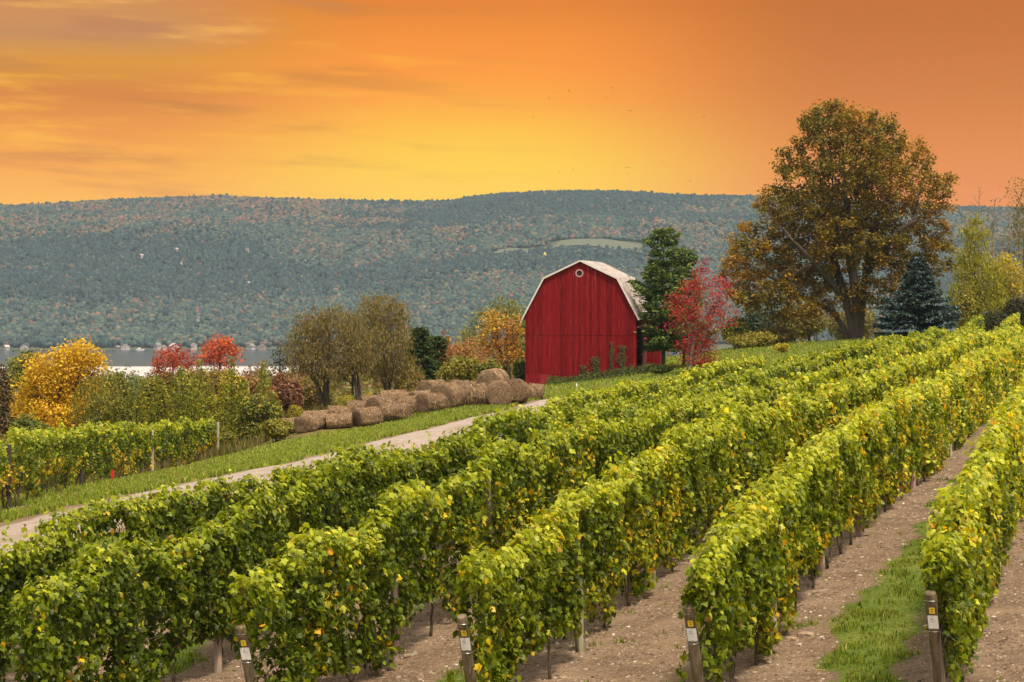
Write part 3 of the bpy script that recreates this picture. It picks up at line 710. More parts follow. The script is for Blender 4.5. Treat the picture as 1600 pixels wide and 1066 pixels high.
def tree(name, label, base, blobs, stems, lf, bark, group=None, cat='tree', D=.45, nattr=700, infl=4, kill=.7, iters=90, r0=.015, ex=2.4, seed=1, rmax=None, trop=(0, 0, .1), jit=.25, tint_dir=None, crown='crown'):
    """base world xyz; blobs and stems relative to base.  lf: dict(per,sigma,size,pal,w,tmpl,rad,mat,up)"""
    rng = np.random.default_rng(seed)
    root = empty(name, base, label=label, cat=cat, group=group)
    init = []; par = []
    for s in stems:
        pts = [Vector(q[:3]) for q in s]; prev = -1 if len(s[0]) < 4 else s[0][3]
        if prev == -1 and init: prev = -1
        for a, b in zip(pts[:-1], pts[1:]):
            nn = max(1, int((b-a).length/D))
            for i in range(nn):
                init.append(tuple(a+(b-a)*(i/nn))); par.append(prev); prev = len(init)-1
        init.append(tuple(pts[-1])); par.append(prev)
    A = in_blobs(blobs, nattr, rng)
    P, par = colonize(init, par, A, D, infl, kill, iters, rng, trop, jit)
    mb = MB(); r, term = skeleton_mesh(P, par, r0, ex, mb, rmax=rmax)
    cnt = np.ones(len(P))
    for i in range(len(P)-1, -1, -1):
        if par[i] >= 0: cnt[par[i]] += cnt[i]
    mb.build('trunk', bark, root, smooth=True)
    if lf:
        thin = (cnt <= lf.get('nt', 6)) & (P[:, 2] > lf.get('zmin', .5))
        Q, idx = leaf_on(P, thin, lf['per']*lf.get('mul', 2.6), lf['sigma']*1.12, rng)
        n = len(Q); Nn = rng.normal(size=(n, 3)); Nn[:, 2] = np.abs(Nn[:, 2])+.35
        tint = palette(lf['pal'], lf['w'], n, rng, .14)
        ph = fbm(Q[:, 0]*lf.get('hf', .5)+seed, Q[:, 1]*lf.get('hf', .5), Q[:, 2]*lf.get('hf', .5), 2)[:, None]      # whole branches turn colour together
        if 'pal2' in lf:
            t2 = palette(lf['pal2'], [1]*len(lf['pal2']), n, rng, .14); sel = sstep(lf.get('th', .5)-.06, lf.get('th', .5)+.06, ph[:, 0]+rng.normal(size=n)*.05)[:, None] > rng.uniform(size=(n, 1)); tint = np.where(sel, t2, tint)
        tint = tint*(.82+.36*vnoise(Q[:, 0]*1.4, Q[:, 1]*1.4, Q[:, 2]*1.4)[:, None])
        size = lf['size']*rng.uniform(.6, 1.3, n)
        up = None
        if lf.get('up') == 'down': up = np.tile([[0, 0, -1.]], (n, 1)); Nn[:, 2] *= .3
        if lf.get('up') == 'up': up = np.tile([[0, 0, 1.]], (n, 1))+rng.normal(size=(n, 3))*.3; Nn[:, 2] *= .3
        if lf.get('up') == 'out': up = unit(P[idx]-P[par[idx]])+0
        link(crown, leaves(crown, Q, Nn, size, tint, lf.get('tmpl', T_OVAL), lf.get('mat', M_tleaf), up, rng), root)
    return root
def rel(base, px, py, Z): p = pt(px, py, Z); return (p[0]-base[0], p[1]-base[1], p[2]-base[2])
def blobs_px(base, Z, lst, seed=0, depth=1.0):
    rng = np.random.default_rng(seed); out = []
    for (px, py, rx, rz) in lst:
        c = rel(base, px, py, Z); s = Z/F; out.append((c[0], c[1]+rng.uniform(-.5, .5)*rx*s*.7*depth, c[2], rx*s, rx*s*depth, rz*s))
    return out

# --- the great walnut-like tree
Zt = 200.; bx = (1335-800)/F*Zt; base = (bx, Zt, g1(bx, Zt))
B = blobs_px(base, Zt, [(1305,205,50,45),(1462,350,30,40),(1148,450,24,40),(1225,440,60,50),(1300,205,60,48),(1370,215,48,45),(1255,265,50,50),(1330,270,85,60),(1415,250,48,42),(1450,300,45,40),(1395,310,70,55),(1285,330,85,55),(1225,330,52,50),(1195,385,52,45),
     (1165,430,46,50),(1245,410,60,50),(1330,380,80,50),(1410,385,60,50),(1455,400,42,45),(1235,470,50,40),(1185,470,40,28),(1290,455,45,40),(1395,450,48,42),(1350,460,35,30),(1450,440,32,38),(1160,380,28,30)], 3)
def S(*pts): return [rel(base, px, py, Zt+dz) for px, py, dz in pts]
b0 = (0, 0, -.3)
stems = [[(0,0,-.4)]+S((1330,505,0),(1322,470,.3),(1310,430,.6),(1300,395,.8),(1292,340,1.2)),
         [(.25,.1,-.4)]+S((1339,505,0),(1337,465,-.4),(1333,430,-.6),(1326,395,-.5),(1322,330,-.5)),
         [(.45,.0,-.4)]+S((1345,505,0),(1349,465,.2),(1352,425,.6),(1356,380,.8),(1372,340,1.0)),
         [(-.35,.15,-.4)]+S((1318,512,.5),(1302,488,1.2),(1270,470,2.5),(1230,458,3.5)),
         S((1322,470,.3),(1290,430,-1.5),(1262,400,-3.0),(1238,375,-4.0)), S((1352,425,.6),(1378,390,-1.2),(1405,360,-2.4),(1430,345,-3.0)), S((1356,380,.8),(1385,400,3.0),(1425,400,5.0))]
tree('walnut_tree', 'big spreading tree with olive and rust brown leaves, standing alone above the vines', base, B, stems,
     dict(per=11.0, sigma=.27, size=.17, nt=6, mul=2.9, pal=[(.135,.105,.010),(.19,.145,.014),(.08,.07,.009),(.25,.17,.016)], w=[4,3,2.5,2], pal2=[(.32,.17,.014),(.24,.13,.012),(.38,.22,.02)], th=.56, hf=.35),
     M_bark, D=.42, nattr=4300, infl=5, kill=.62, iters=80, r0=.014, ex=2.25, seed=11, rmax=.36)

# --- conifers
def conifer(name, label, px, ytop, Z, rad, pal, seed, whorl=.42, droop=.25, upturn=.3, cone=1.0, tuft=.16, dens=1.0, lean=0, bark=M_bark, ybase=None, bare=.12, irr=.2, tmpl=T_SLIM, size=.11, cpow=.85, group=None):
    x = (px-800)/F*Z; base = (x, Z, g1(x, Z)); H = CZ-(ytop-EYE)/F*Z-base[2]; rng = np.random.default_rng(seed)
    root = empty(name, base, label=label, cat='conifer', group=group); mb = MB()
    mb.tube([(lean*t*H+.05*math.sin(t*9), 0, H*t-.2*(t == 0)) for t in np.linspace(0, .98, 12)], [rad*.055*(1-t)+.015 for t in np.linspace(0, 1, 12)], 8)
    PS = []; NS = []; US = []; LT = []
    h = H*bare
    while h < H*.98:
        t = h/H; R = rad*((1-t)**cpow)*cone*(.8+irr*2*vnoise(h*.8, seed))+.08
        nb = max(4, int(5+5*(1-t)))
        for b in range(nb):
            a = 2*math.pi*(b+rng.uniform(-.35, .35))/nb+h*1.7; L = R*rng.uniform(1-irr*1.4, 1.08)
            dx, dy = math.cos(a), math.sin(a); q = []
            for s in np.linspace(0, 1, 6):
                q.append(Vector((lean*t*H+dx*L*s, dy*L*s, h-droop*L*s+upturn*L*s*s+.0)))
            mb.tube(q, [max(.008, .028*(1-t)+.012)*(1-.8*s) for s in np.linspace(0, 1, 6)], 3, cap=False)
            k = int(dens*(26+95*L)); s = rng.uniform(.12, 1.0, k)**.75
            cx = lean*t*H+dx*L*s; cyy = dy*L*s; cz = h-droop*L*s+upturn*L*s*s
            wdt = tuft*(1.6-.9*s)*(1+L*.25); lat = rng.normal(size=k)*wdt*1.1; v = rng.normal(size=k)*tuft*.35
            PS.append(np.stack([cx-dy*lat, cyy+dx*lat, cz+v-np.abs(lat)*.25], 1))
            US.append(np.stack([dx-dy*np.sign(lat)*.8, dy+dx*np.sign(lat)*.8, np.full(k, .15)], 1)); LT.append(s+0*lat)
        h += whorl*(.75+.5*rng.uniform())*(.6+.6*(1-t))
    Pp = np.concatenate(PS); U = np.concatenate(US); lt = np.concatenate(LT); n = len(Pp)
    Nn = rng.normal(size=(n, 3))*.6; Nn[:, 2] += .8
    tint = palette(pal[:-1], [1]*(len(pal)-1), n, rng, .15); tip = (lt > .72) & (rng.uniform(size=n) < .5); tint[tip] = palette([pal[-1]], [1], tip.sum(), rng, .15)
    mb.build('trunk', bark, root, smooth=True)
    link('needles', leaves('needles', Pp, Nn, size*rng.uniform(.7, 1.4, n), tint, tmpl, M_needle, U, rng), root)
    return root
T_TUFT = (np.array([(0,-.6,0),(.30,.0,-.06),(.18,1,.02),(-.18,1,.02),(-.30,.0,-.06)], float), np.array([(0,1,2),(0,2,3),(0,3,4)]))
conifer('spruce_tree', 'dark blue-green spruce with layered frosted branches beside the big brown tree', 1434, 398, 195, 4.8, [(.016,.030,.028),(.022,.042,.038),(.010,.020,.018),(.11,.17,.17)], 5, whorl=.58, droop=.34, upturn=.26, tuft=.20, dens=1.7, bare=.03, irr=.26, tmpl=T_TUFT, size=.17, cpow=.8)
conifer('pine_tree', 'tall green pine leaning over the white roof at the right end of the barn', 1036, 356, 160, 2.5, [(.055,.09,.017),(.075,.12,.022),(.035,.06,.014),(.15,.20,.04)], 8, whorl=.80, droop=.05, upturn=.36, tuft=.24, dens=.82, bare=.16, irr=.5, tmpl=T_TUFT, size=.16, cpow=.38)
conifer('pine_tree', 'lower broad green pine between the barn and the red maple', 1068, 388, 163, 1.7, [(.065,.105,.02),(.08,.125,.024),(.04,.07,.016),(.15,.20,.045)], 9, whorl=.75, droop=.05, upturn=.35, tuft=.24, dens=.82, bare=.16, irr=.5, tmpl=T_TUFT, size=.16, cpow=.38)
conifer('pine_tree', 'dark green pine right of the olive willows and behind the hay bales', 655, 512, 168, 1.9, [(.03,.055,.016),(.04,.07,.02),(.022,.04,.012),(.08,.11,.03)], 10, whorl=.5, droop=.05, upturn=.35, tuft=.22, dens=1.5, bare=.08, irr=.3, tmpl=T_TUFT, size=.15, cpow=.5)
conifer('pine_tree', 'bushy dark green pine top right behind the dark pine by the willows', 682, 522, 176, 1.4, [(.045,.075,.018),(.05,.085,.022),(.03,.05,.014),(.09,.12,.03)], 20, whorl=.5, droop=.05, upturn=.35, tuft=.22, dens=1.4, bare=.08, irr=.3, tmpl=T_TUFT, size=.15, cpow=.45)

def simple_tree(name, label, px, pbase, Z, crown, lf, bark, nstem=1, spread=.2, **kw):
    """px: trunk foot in picture, crown: list of picture ellipses, pbase: None = on the ground"""
    x = (px-800)/F*Z; base = (x, Z, g1(x, Z)); B = blobs_px(base, Z, crown, int(px))
    rng = np.random.default_rng(int(px)); stems = []
    tops = sorted(B, key=lambda b: -b[2]); low = min(b[2]-b[5] for b in B)
    for i in range(nstem):
        b = B[i % len(B)]; o = (rng.normal()*.25*(nstem > 1), rng.normal()*.25*(nstem > 1), -.2)
        tgt = (b[0]+rng.normal()*.1, b[1], b[2]-b[5]*.3); midp = (o[0]*.6+tgt[0]*.4*spread*2, o[1]*.6+tgt[1]*.4*spread*2, max(.4, (low*.6+tgt[2]*.2)))
        stems.append([o, midp, tgt])
    return tree(name, label, base, B, stems, lf, bark, seed=int(px)+int(Z), **kw)
# red maple beside the pine
simple_tree('maple_tree', 'slender crimson red maple in front of the pines, right of the barn', 1075, None, 150,
    [(1100,418,14,20),(1085,450,32,28),(1122,455,24,26),(1140,490,18,18),(1068,478,28,24),(1105,495,36,26),(1060,505,22,16),(1090,535,36,20),(1095,560,30,14),(1110,575,26,10),(1045,470,14,16),(1130,480,14,18)],
    dict(per=7.5, sigma=.2, size=.085, thr=2.4, mul=3.2, pal=[(.38,.012,.022),(.26,.010,.02),(.46,.04,.05)], w=[3,3,2], pal2=[(.42,.09,.03),(.32,.12,.04),(.26,.10,.05)], th=.60, hf=.9, zmin=.4), M_gbark,
    nstem=4, D=.3, nattr=620, infl=3, kill=.45, r0=.010, ex=2.3, rmax=.13)
# willows
WP = [(.17,.125,.045),(.23,.17,.055),(.12,.09,.03),(.26,.22,.07)]
for i, (px, Z, crown, lab) in enumerate([
    (508, 150, [(484,520,32,36),(516,508,30,34),(470,560,28,28),(505,565,32,32),(462,540,16,30)], 'left feathery olive-brown willow with several bare leaning stems'),
    (560, 148, [(546,515,24,26),(555,552,30,34),(530,580,24,18)], 'middle feathery willow with dark upright stems behind the bales'),
    (607, 152, [(598,492,38,34),(570,500,22,28),(622,505,22,34),(600,540,44,32),(625,575,30,26),(590,580,26,20)], 'tallest rounded olive willow behind the middle of the bale pile')]):
    simple_tree('willow_tree', lab, px, None, Z, crown, dict(per=10, mul=3.0, sigma=.26, size=.13, thr=2.4, nt=7, pal=WP, w=[3,3,2,2], tmpl=T_SLIM if 0 else (T_SLIM[0]*np.array([1.5,1,1]), T_SLIM[1]), up='up', zmin=.4), M_bark, group='olive willows behind the hay bales',
        nstem=7, D=.3, nattr=900, infl=3, kill=.42, r0=.010, ex=2.3, rmax=.075, trop=(0, 0, .35), jit=.18, spread=.4)
# orange and yellow trees left of the barn
simple_tree('aspen_tree', 'orange tree with slim dark trunks close to the left wall of the barn', 785, None, 172, [(775,505,26,26),(800,515,22,30),(765,535,24,24),(795,550,24,22)],
    dict(per=8, sigma=.24, size=.12, thr=2.4, pal=[(.46,.19,.03),(.52,.26,.04),(.38,.14,.035)], w=[3,3,2], pal2=[(.50,.33,.05)], th=.6), M_bark, nstem=3, D=.32, nattr=520, infl=3, kill=.5, r0=.012, ex=2.4, rmax=.14)
simple_tree('aspen_tree', 'salmon orange tree with thin foliage behind the rightmost bales', 715, None, 176, [(705,552,22,18),(730,545,20,18),(745,565,20,18),(690,560,14,14)],
    dict(per=7, sigma=.24, size=.12, thr=2.4, pal=[(.42,.18,.06),(.36,.15,.06),(.46,.24,.07)], w=[3,2,2]), M_bark, nstem=3, D=.32, nattr=380, infl=3, kill=.5, r0=.011, ex=2.4, rmax=.12)
simple_tree('poplar_tree', 'yellow-green tree rising behind the orange tree near the barn', 795, None, 190, [(790,490,34,26),(765,505,28,26),(815,505,24,26),(740,525,22,22),(810,545,28,24)],
    dict(per=8, sigma=.3, size=.14, thr=2.4, pal=[(.16,.17,.03),(.21,.21,.04),(.11,.13,.025)], w=[3,3,2]), M_bark, nstem=3, D=.4, nattr=520, infl=3.5, kill=.6, r0=.013, ex=2.4, rmax=.16)
# left side
simple_tree('yellow_tree', 'bright golden yellow tree at the left above the far vines', 92, None, 138, [(100,575,46,36),(130,560,34,26),(75,590,40,36),(55,600,24,30),(150,575,18,20),(100,620,50,34),(90,650,50,30),(60,560,20,16),(40,640,24,40),(140,630,30,40)],
    dict(per=16, sigma=.3, size=.12, nt=9, thr=2.4, pal=[(.58,.38,.02),(.66,.46,.03),(.46,.28,.02),(.50,.24,.03)], w=[4,4,2,1]), M_bark, nstem=5, D=.34, nattr=1000, infl=3.5, kill=.5, r0=.012, ex=2.4, rmax=.12)
for px, cr, lab in [(272, [(270,562,26,20),(250,572,16,16),(292,568,18,16)], 'left one of the two round red-orange trees at the lake edge'), (344, [(344,545,28,20),(332,555,20,18),(362,558,16,18)], 'right and brighter one of the two round red-orange trees at the lake edge')]:
    simple_tree('maple_tree', lab, px, None, 240, cr+[(px, 610, 22, 30)], dict(per=11, sigma=.34, size=.17, thr=2.4, pal=[(.52,.10,.03),(.44,.07,.03),(.58,.16,.04)] if px > 300 else [(.40,.06,.03),(.34,.05,.03),(.48,.12,.04)], w=[3,2,2]), M_bark,
        group='round red-orange trees by the lake', nstem=2, D=.5, nattr=560, infl=5, kill=.7, r0=.016, ex=2.4, rmax=.15)
simple_tree('small_tree', 'small dark green tree against the lake, left of the willows', 437, None, 205, [(438,548,14,16),(432,565,12,12),(445,565,12,14),(437,600,16,20)],
    dict(per=8, sigma=.3, size=.15, thr=2.4, pal=[(.035,.055,.02),(.05,.075,.025)], w=[1,1]), M_bark, nstem=2, D=.4, nattr=260, infl=4, kill=.6, r0=.014, ex=2.4, rmax=.12)
# right side trees
simple_tree('larch_tree', 'soft yellow-green tree right of the blue spruce', 1530, None, 215, [(1525,370,22,34),(1522,420,32,36),(1545,440,30,34),(1515,465,34,34),(1550,480,32,30),(1520,505,30,22)],
    dict(per=11, sigma=.34, size=.17, thr=2.4, mul=3.4, pal=[(.26,.25,.02),(.33,.30,.025),(.18,.18,.018)], w=[3,3,2], up='up', tmpl=(T_SLIM[0]*np.array([2,1,1]), T_SLIM[1])), M_bark, nstem=2, D=.45, nattr=900, infl=4, kill=.62, r0=.013, ex=2.4, rmax=.12)
simple_tree('yellow_tree', 'golden yellow small tree near the right edge behind the larch', 1572, None, 222, [(1568,420,24,26),(1582,450,20,22),(1560,462,24,18),(1590,430,14,20)],
    dict(per=10, sigma=.34, size=.17, thr=2.4, pal=[(.42,.32,.025),(.34,.28,.03),(.50,.38,.03)], w=[3,2,2]), M_bark, nstem=2, D=.45, nattr=420, infl=4, kill=.62, r0=.013, ex=2.4, rmax=.16)
BT = [(1512,318,1510,'leftmost of the tall bare trees above the yellow-green tree',250),(1532,292,1530,'tall bare twiggy tree in the middle of the right-hand clump',255),(1556,300,1550,'forked bare tree right of the middle in the right-hand clump',248),(1575,330,1575,'shorter bare tree by the golden tree near the right edge',244)]
for px, ytop, bp, lab, Z in BT:
    hh = 440-ytop
    simple_tree('bare_tree', lab, bp, None, Z, [(px,ytop+20,12,24),(px-14,ytop+60,16,36),(px+14,ytop+60,16,36),(px,ytop+110,24,50)],
        dict(per=.5, mul=1, nt=2, sigma=.2, size=.12, pal=[(.20,.16,.05),(.26,.18,.06)], w=[1,1]), M_gbark, group='tall bare trees at the right', nstem=3, D=.42, nattr=230, infl=5, kill=.45, r0=.034, ex=2.5, rmax=.2, trop=(0, 0, .8), jit=.12)
simple_tree('birch_tree', 'tall thin-leaved olive tree cut by the right edge of the view', 1600, None, 240, [(1590,310,18,34),(1605,350,26,44),(1590,390,18,34),(1612,300,20,30)],
    dict(per=4, sigma=.34, size=.15, thr=2.0, pal=[(.20,.16,.03),(.15,.13,.03),(.26,.19,.04)], w=[1,1,1]), M_gbark, nstem=3, D=.45, nattr=520, infl=5, kill=.62, r0=.016, ex=2.4, rmax=.2, trop=(0, 0, .35))

# --- shrubs
def shrub(name, label, px, py, rx, rz, Z, pal, w=None, n=2600, size=.11, tmpl=T_OVAL, up=None, seed=0, group=None, lump=9, cat='shrub', core=.5, ry=None, bark=M_bark):
    rng = np.random.default_rng(seed+int(px*7+Z)); s = Z/F; x = (px-800)/F*Z; gb = g1(x, Z); base = (x, Z, gb)
    zc = CZ-(py-EYE)/F*Z-gb; RX, RZ = rx*s, rz*s; RY = (ry or RX*.8); root = empty(name, base, label=label, cat=cat, group=group)
    zlow = .12
    top = zc+RZ; zc2 = (top+zlow)/2; RZ2 = top-zc2; n = int(n*1.5*max(1, RZ2/RZ))
    sub = unit(rng.normal(size=(lump, 3)))*rng.uniform(.35, .72, (lump, 1))*np.array([RX, RY, RZ2])+np.array([0, 0, zc2]); sr = rng.uniform(.34, .58, lump)
    mb = MB()
    for c in sub:
        o = Vector((rng.normal()*.12*RX, rng.normal()*.12*RY, -.1)); c_ = Vector(c); mid = o.lerp(c_, .5)+Vector((0, 0, .1*RZ2))
        mb.tube([o, mid, c_], [.05*s*18, .035*s*18, .012*s*18], 5, cap=False)
        for q in range(4):
            e = c_+Vector(unit(rng.normal(size=3)))*RX*.4; mb.tube([mid.lerp(c_, .6), e], [.014*s*18, .005*s*18], 3, cap=False)
    mb.build('stems', bark, root, smooth=True)
    i = rng.integers(0, lump, n); d = unit(rng.normal(size=(n, 3))); rr = (core+(1-core)*rng.uniform(0, 1, n))**.6
    Q = sub[i]+d*(rr*sr[i])[:, None]*np.array([RX, RY, RZ2])*1.05+rng.normal(size=(n, 3))*.06*RX; k = Q[:, 2] > .03; Q = Q[k]; d = d[k]; n = len(Q)
    Nn = d+rng.normal(size=(n, 3))*.8; Nn[:, 2] += .35
    tint = palette(pal, w or [1]*len(pal), n, rng, .15)*(.8+.4*vnoise(Q[:, 0]*1.7, Q[:, 1]*1.7, Q[:, 2]*1.7)[:, None])
    U = None
    if up == 'up': U = np.tile([[0, 0, 1.]], (n, 1))+rng.normal(size=(n, 3))*.3
    link('crown', leaves('crown', Q, Nn, size*rng.uniform(.6, 1.35, n), tint, tmpl, M_tleaf, U, rng), root); return root
G1 = [(.10,.13,.02),(.15,.18,.025),(.07,.09,.015)]; OL = [(.25,.225,.03),(.33,.28,.035),(.18,.155,.025)]; BR = [(.20,.11,.05),(.15,.09,.04),(.25,.15,.07)]
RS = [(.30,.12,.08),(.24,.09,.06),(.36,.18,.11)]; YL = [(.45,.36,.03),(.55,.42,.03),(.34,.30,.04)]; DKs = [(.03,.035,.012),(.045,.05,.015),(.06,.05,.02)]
FE = (T_SLIM[0]*np.array([1.6,1,1]), T_SLIM[1])
for a in [
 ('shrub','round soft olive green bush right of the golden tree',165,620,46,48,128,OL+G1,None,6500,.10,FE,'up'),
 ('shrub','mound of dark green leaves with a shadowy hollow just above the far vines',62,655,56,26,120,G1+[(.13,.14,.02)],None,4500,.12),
 ('shrub','dark brownish bush cut by the left edge of the view',0,625,26,52,130,BR+DKs,None,3500,.11),
 ('shrub','low golden brown bush at the left edge above the far vines',8,668,30,20,118,OL+BR,None,2200,.10),
 ('shrub','wide olive bush behind the golden tree at the left edge',50,574,70,22,190,OL+G1,None,3600,.15),
 ('shrub','reddish olive thicket standing between and below the two red-orange trees',312,590,66,17,232,RS+OL+OL,None,4200,.16),
 ('shrub','low olive thicket in front of the lake, right of the golden tree',180,592,34,12,228,OL+G1,None,2200,.16),
 ('shrub','small dark green tree top left of the golden tree by the lake',32,572,24,16,200,G1,None,1500,.16),
 ('shrub','orange-brown bush left of and behind the golden tree',28,600,30,32,150,BR+OL,None,3000,.12),
 ('shrub','olive bush mixed with yellow leaves behind the saplings, second from the golden tree',232,625,38,38,132,OL+YL[:1]+G1,None,4500,.10),
 ('shrub','wide olive and yellow bush in the middle of the saplings',300,628,46,46,130,OL+G1+YL[:1],None,6500,.10),
 ('shrub','olive yellow bush under the right red-orange tree',358,620,40,44,134,OL+YL[:2],None,5200,.10),
 ('shrub','low reddish bush right of the saplings and left of the willows',405,605,34,26,140,RS+OL[:1],None,3600,.11),
 ('shrub','rusty pink bush at the foot of the left willow',445,600,28,22,142,RS+BR,None,2600,.11),
 ('shrub','bright green leafy bush at the road side left of the bales',400,650,34,34,119,G1+OL+[(.16,.18,.03)],None,4200,.10),
 ('shrub','olive green weedy bush at the left end of the bale pile',432,672,26,20,115,OL+[(.18,.20,.03)],None,2400,.09),
 ('shrub','green bush behind the end post of the far vines',372,680,26,18,121,G1+OL,None,2200,.09),
 ('shrub','pale pink bush in front of the lake',226,590,16,15,180,[(.38,.20,.15),(.30,.16,.10)],None,1000,.13),
 ('shrub','reddish thicket below the left red-orange tree',255,600,26,18,170,RS+OL,None,1900,.13),
 ('shrub','brown thicket behind the left willow stems',480,600,30,18,158,BR+OL,None,2200,.11),
 ('shrub','brown bush at the foot of the tallest willow',640,600,26,22,156,OL+BR,None,2400,.11),
 ('shrub','olive yellow bush behind the raised bales',725,585,36,30,160,OL+[(.20,.19,.035)],None,4200,.11),
 ('shrub','olive green bush behind the top bale, beside the orange tree',765,590,26,28,158,OL+G1,None,3000,.11),
 ('shrub','dark green bush squeezed against the left barn corner',812,575,12,26,166,G1,None,1600,.11),
 ('shrub','low dark shrub at the right barn corner under the pine',1030,578,24,10,152,G1+[(.10,.13,.03)],None,1800,.09),
 ('shrub','dull green bush right of the red maple',1152,525,26,30,200,OL+G1,None,2600,.14),
 ('shrub','bluish dark bush left below the big brown tree',1190,505,28,24,225,[(.05,.075,.05),(.07,.09,.06)],None,2400,.15),
 ('shrub','golden olive bush on the lawn left of the big brown tree',1175,540,36,18,196,OL+[(.24,.19,.04)],None,3400,.12),
 ('shrub','brown olive bush in the middle of the lawn edge',1215,530,34,18,200,[(.17,.13,.04),(.22,.15,.05),(.12,.11,.03)],None,3200,.12),
 ('shrub','small yellow bush at the lawn edge nearest the big tree',1222,544,13,9,180,YL,None,700,.10),
 ('shrub','yellow-orange thicket behind the left trunk of the big tree',1270,505,34,30,226,[(.30,.22,.05),(.22,.18,.04),(.16,.14,.04)],None,3000,.15),
 ('shrub','olive brown thicket right behind the trunks of the big tree',1330,505,46,30,238,[(.22,.17,.05),(.16,.14,.04)],None,3400,.16),
 ('shrub','dull yellow thicket between the bushes behind the lawn',1235,500,34,34,240,[(.20,.17,.04),(.15,.14,.035),(.26,.20,.05)],None,3200,.16),
 ('shrub','dark shrub filling the right edge behind the vines',1585,500,36,34,200,DKs,None,5200,.13),
 ('shrub','dark green shrub between the larch and the right edge',1545,512,26,22,198,DKs+G1[2:],None,2600,.13),
 ('shrub','yellow-leaved bush low between the spruce and the larch',1508,480,18,28,212,[(.24,.22,.03),(.34,.28,.035),(.14,.15,.02)],None,1900,.14),
 ('shrub','greyish thicket behind the yellow tree at the right edge',1590,470,24,44,262,[(.16,.12,.07),(.20,.15,.08)],None,2400,.16),
]:
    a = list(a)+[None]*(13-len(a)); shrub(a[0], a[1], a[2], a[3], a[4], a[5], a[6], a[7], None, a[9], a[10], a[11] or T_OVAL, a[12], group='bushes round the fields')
# goldenrod clumps near the bales
for px, py, Z, rx in [(466,632,128,16),(545,625,126,20),(412,655,121,14),(575,622,127,12),(446,668,117,10)]:
    lab = {466:'clump of yellow goldenrod left above the bale pile',545:'larger clump of yellow goldenrod under the middle willow',412:'yellow goldenrod beside the bright green bush',575:'small orange-yellow goldenrod clump right of the larger one',446:'small goldenrod clump at the left tip of the bale pile'}[px]
    shrub('goldenrod_plant', lab, px, py, rx, 9, Z, [(.50,.34,.02),(.20,.22,.03),(.16,.19,.03),(.42,.30,.03)], None, 900, .07, FE, 'up', group='goldenrod clumps by the bales', cat='plant')
# saplings with upright leafy stems
rng = np.random.default_rng(77)
SP = [(206,604),(222,588),(247,600),(262,618),(282,572),(296,600),(312,562),(330,590),(352,600),(362,556),(384,596),(412,566),(428,612),(238,622),(340,622),(395,628)]
names_s = ['first sapling right of the round olive bush','thin sapling standing just left of the pale pink bush','short sapling right of the pale pink bush','low sapling before the left red-orange tree','upright dark sapling in front of the left red-orange tree',
 'short sapling between the two red-orange trees','tall slim sapling between the two red-orange trees','sapling just left under the right red-orange tree','short leafy sapling under the right red-orange tree','tall dark sapling overlapping the right red-orange tree',
 'leafy sapling right of the right red-orange tree','tall lone sapling against the lake, right of the red-orange trees','low sapling left of the willows near the rusty bush','low yellowish sapling in front of the olive bush','low leafy sapling near the end of the far vines','green sapling above the bright green road-side bush']
for (px, pyt), lab in zip(SP, names_s):
    Z = rng.uniform(122, 129); x = (px-800)/F*Z; gb = g1(x, Z); H = CZ-(pyt-EYE)/F*Z-gb; root = empty('sapling', (x, Z, gb), label=lab, cat='sapling', group='leafy saplings beyond the far vines')
    mb = MB(); L_, Nn, Uu = [], [], []
    for st in range(3):
        hh = H*(1 if st == 0 else rng.uniform(.55, .85)); dx, dy = (0 if st == 0 else rng.normal()*.35), (0 if st == 0 else rng.normal()*.35)
        q = [(dx*t*1.2+rng.normal()*.03, dy*t*1.2, hh*t-.05) for t in np.linspace(0, 1, 7)]; mb.tube(q, [.03*(1-.8*t) for t in np.linspace(0, 1, 7)], 5)
        k = int(hh*75); t = rng.uniform(.25, 1, k); a = rng.uniform(0, 6.28, k); R = (.05+.32*(1-t)*rng.uniform(.2, 1, k)+.07)
        L_.append(np.stack([dx*t*1.2+np.cos(a)*R, dy*t*1.2+np.sin(a)*R, hh*t+.0*a], 1)); Uu.append(np.stack([np.cos(a), np.sin(a), .7+0*a], 1))
    Q = np.concatenate(L_); U = np.concatenate(Uu); n = len(Q); Nn = np.stack([-U[:, 0]*.5, -U[:, 1]*.5, np.ones(n)*.8], 1)+rng.normal(size=(n, 3))*.5
    mb.build('stem', M_bark, root); pal = [(.21,.235,.025),(.31,.30,.03),(.14,.16,.02)]+([(.32,.28,.03)] if rng.uniform() < .5 else [])
    link('leaves', leaves('leaves', Q, Nn, rng.uniform(.06, .12, n), palette(pal, [1]*len(pal), n, rng), T_OVAL, M_tleaf, U, rng), root)

# far undergrowth between the bushes and the lake: one uncountable mass
rng = np.random.default_rng(99); nb = 420; bx_ = rng.uniform(-75, 12, nb); by_ = rng.uniform(165, 420, nb)**1.0; keep = (np.abs(bx_) < by_*.2286+8) & ~((bx_ > -2) & (by_ < 185)); bx_, by_ = bx_[keep], by_[keep]
hb_ = rng.uniform(1.6, 3.9, len(bx_)); hb_ = np.where(bx_/by_*F+800 > 640, hb_*1.5, hb_); rb_ = rng.uniform(1.5, 3.6, len(bx_)); gbz = gz(bx_, by_)
per = 420; i = np.repeat(np.arange(len(bx_)), per); d = unit(rng.normal(size=(len(i), 3))); q = rng.uniform(.5, 1, len(i))**.5; d[:, 2] = np.abs(d[:, 2])
lump_ = (.75+.5*vnoise(d[:, 0]*2.2+i*3.1, d[:, 1]*2.2, d[:, 2]*2.2))*q
Q = np.stack([bx_[i]+d[:, 0]*rb_[i]*lump_, by_[i]+d[:, 1]*rb_[i]*lump_, gbz[i]+d[:, 2]*hb_[i]*lump_*1.2], 1)
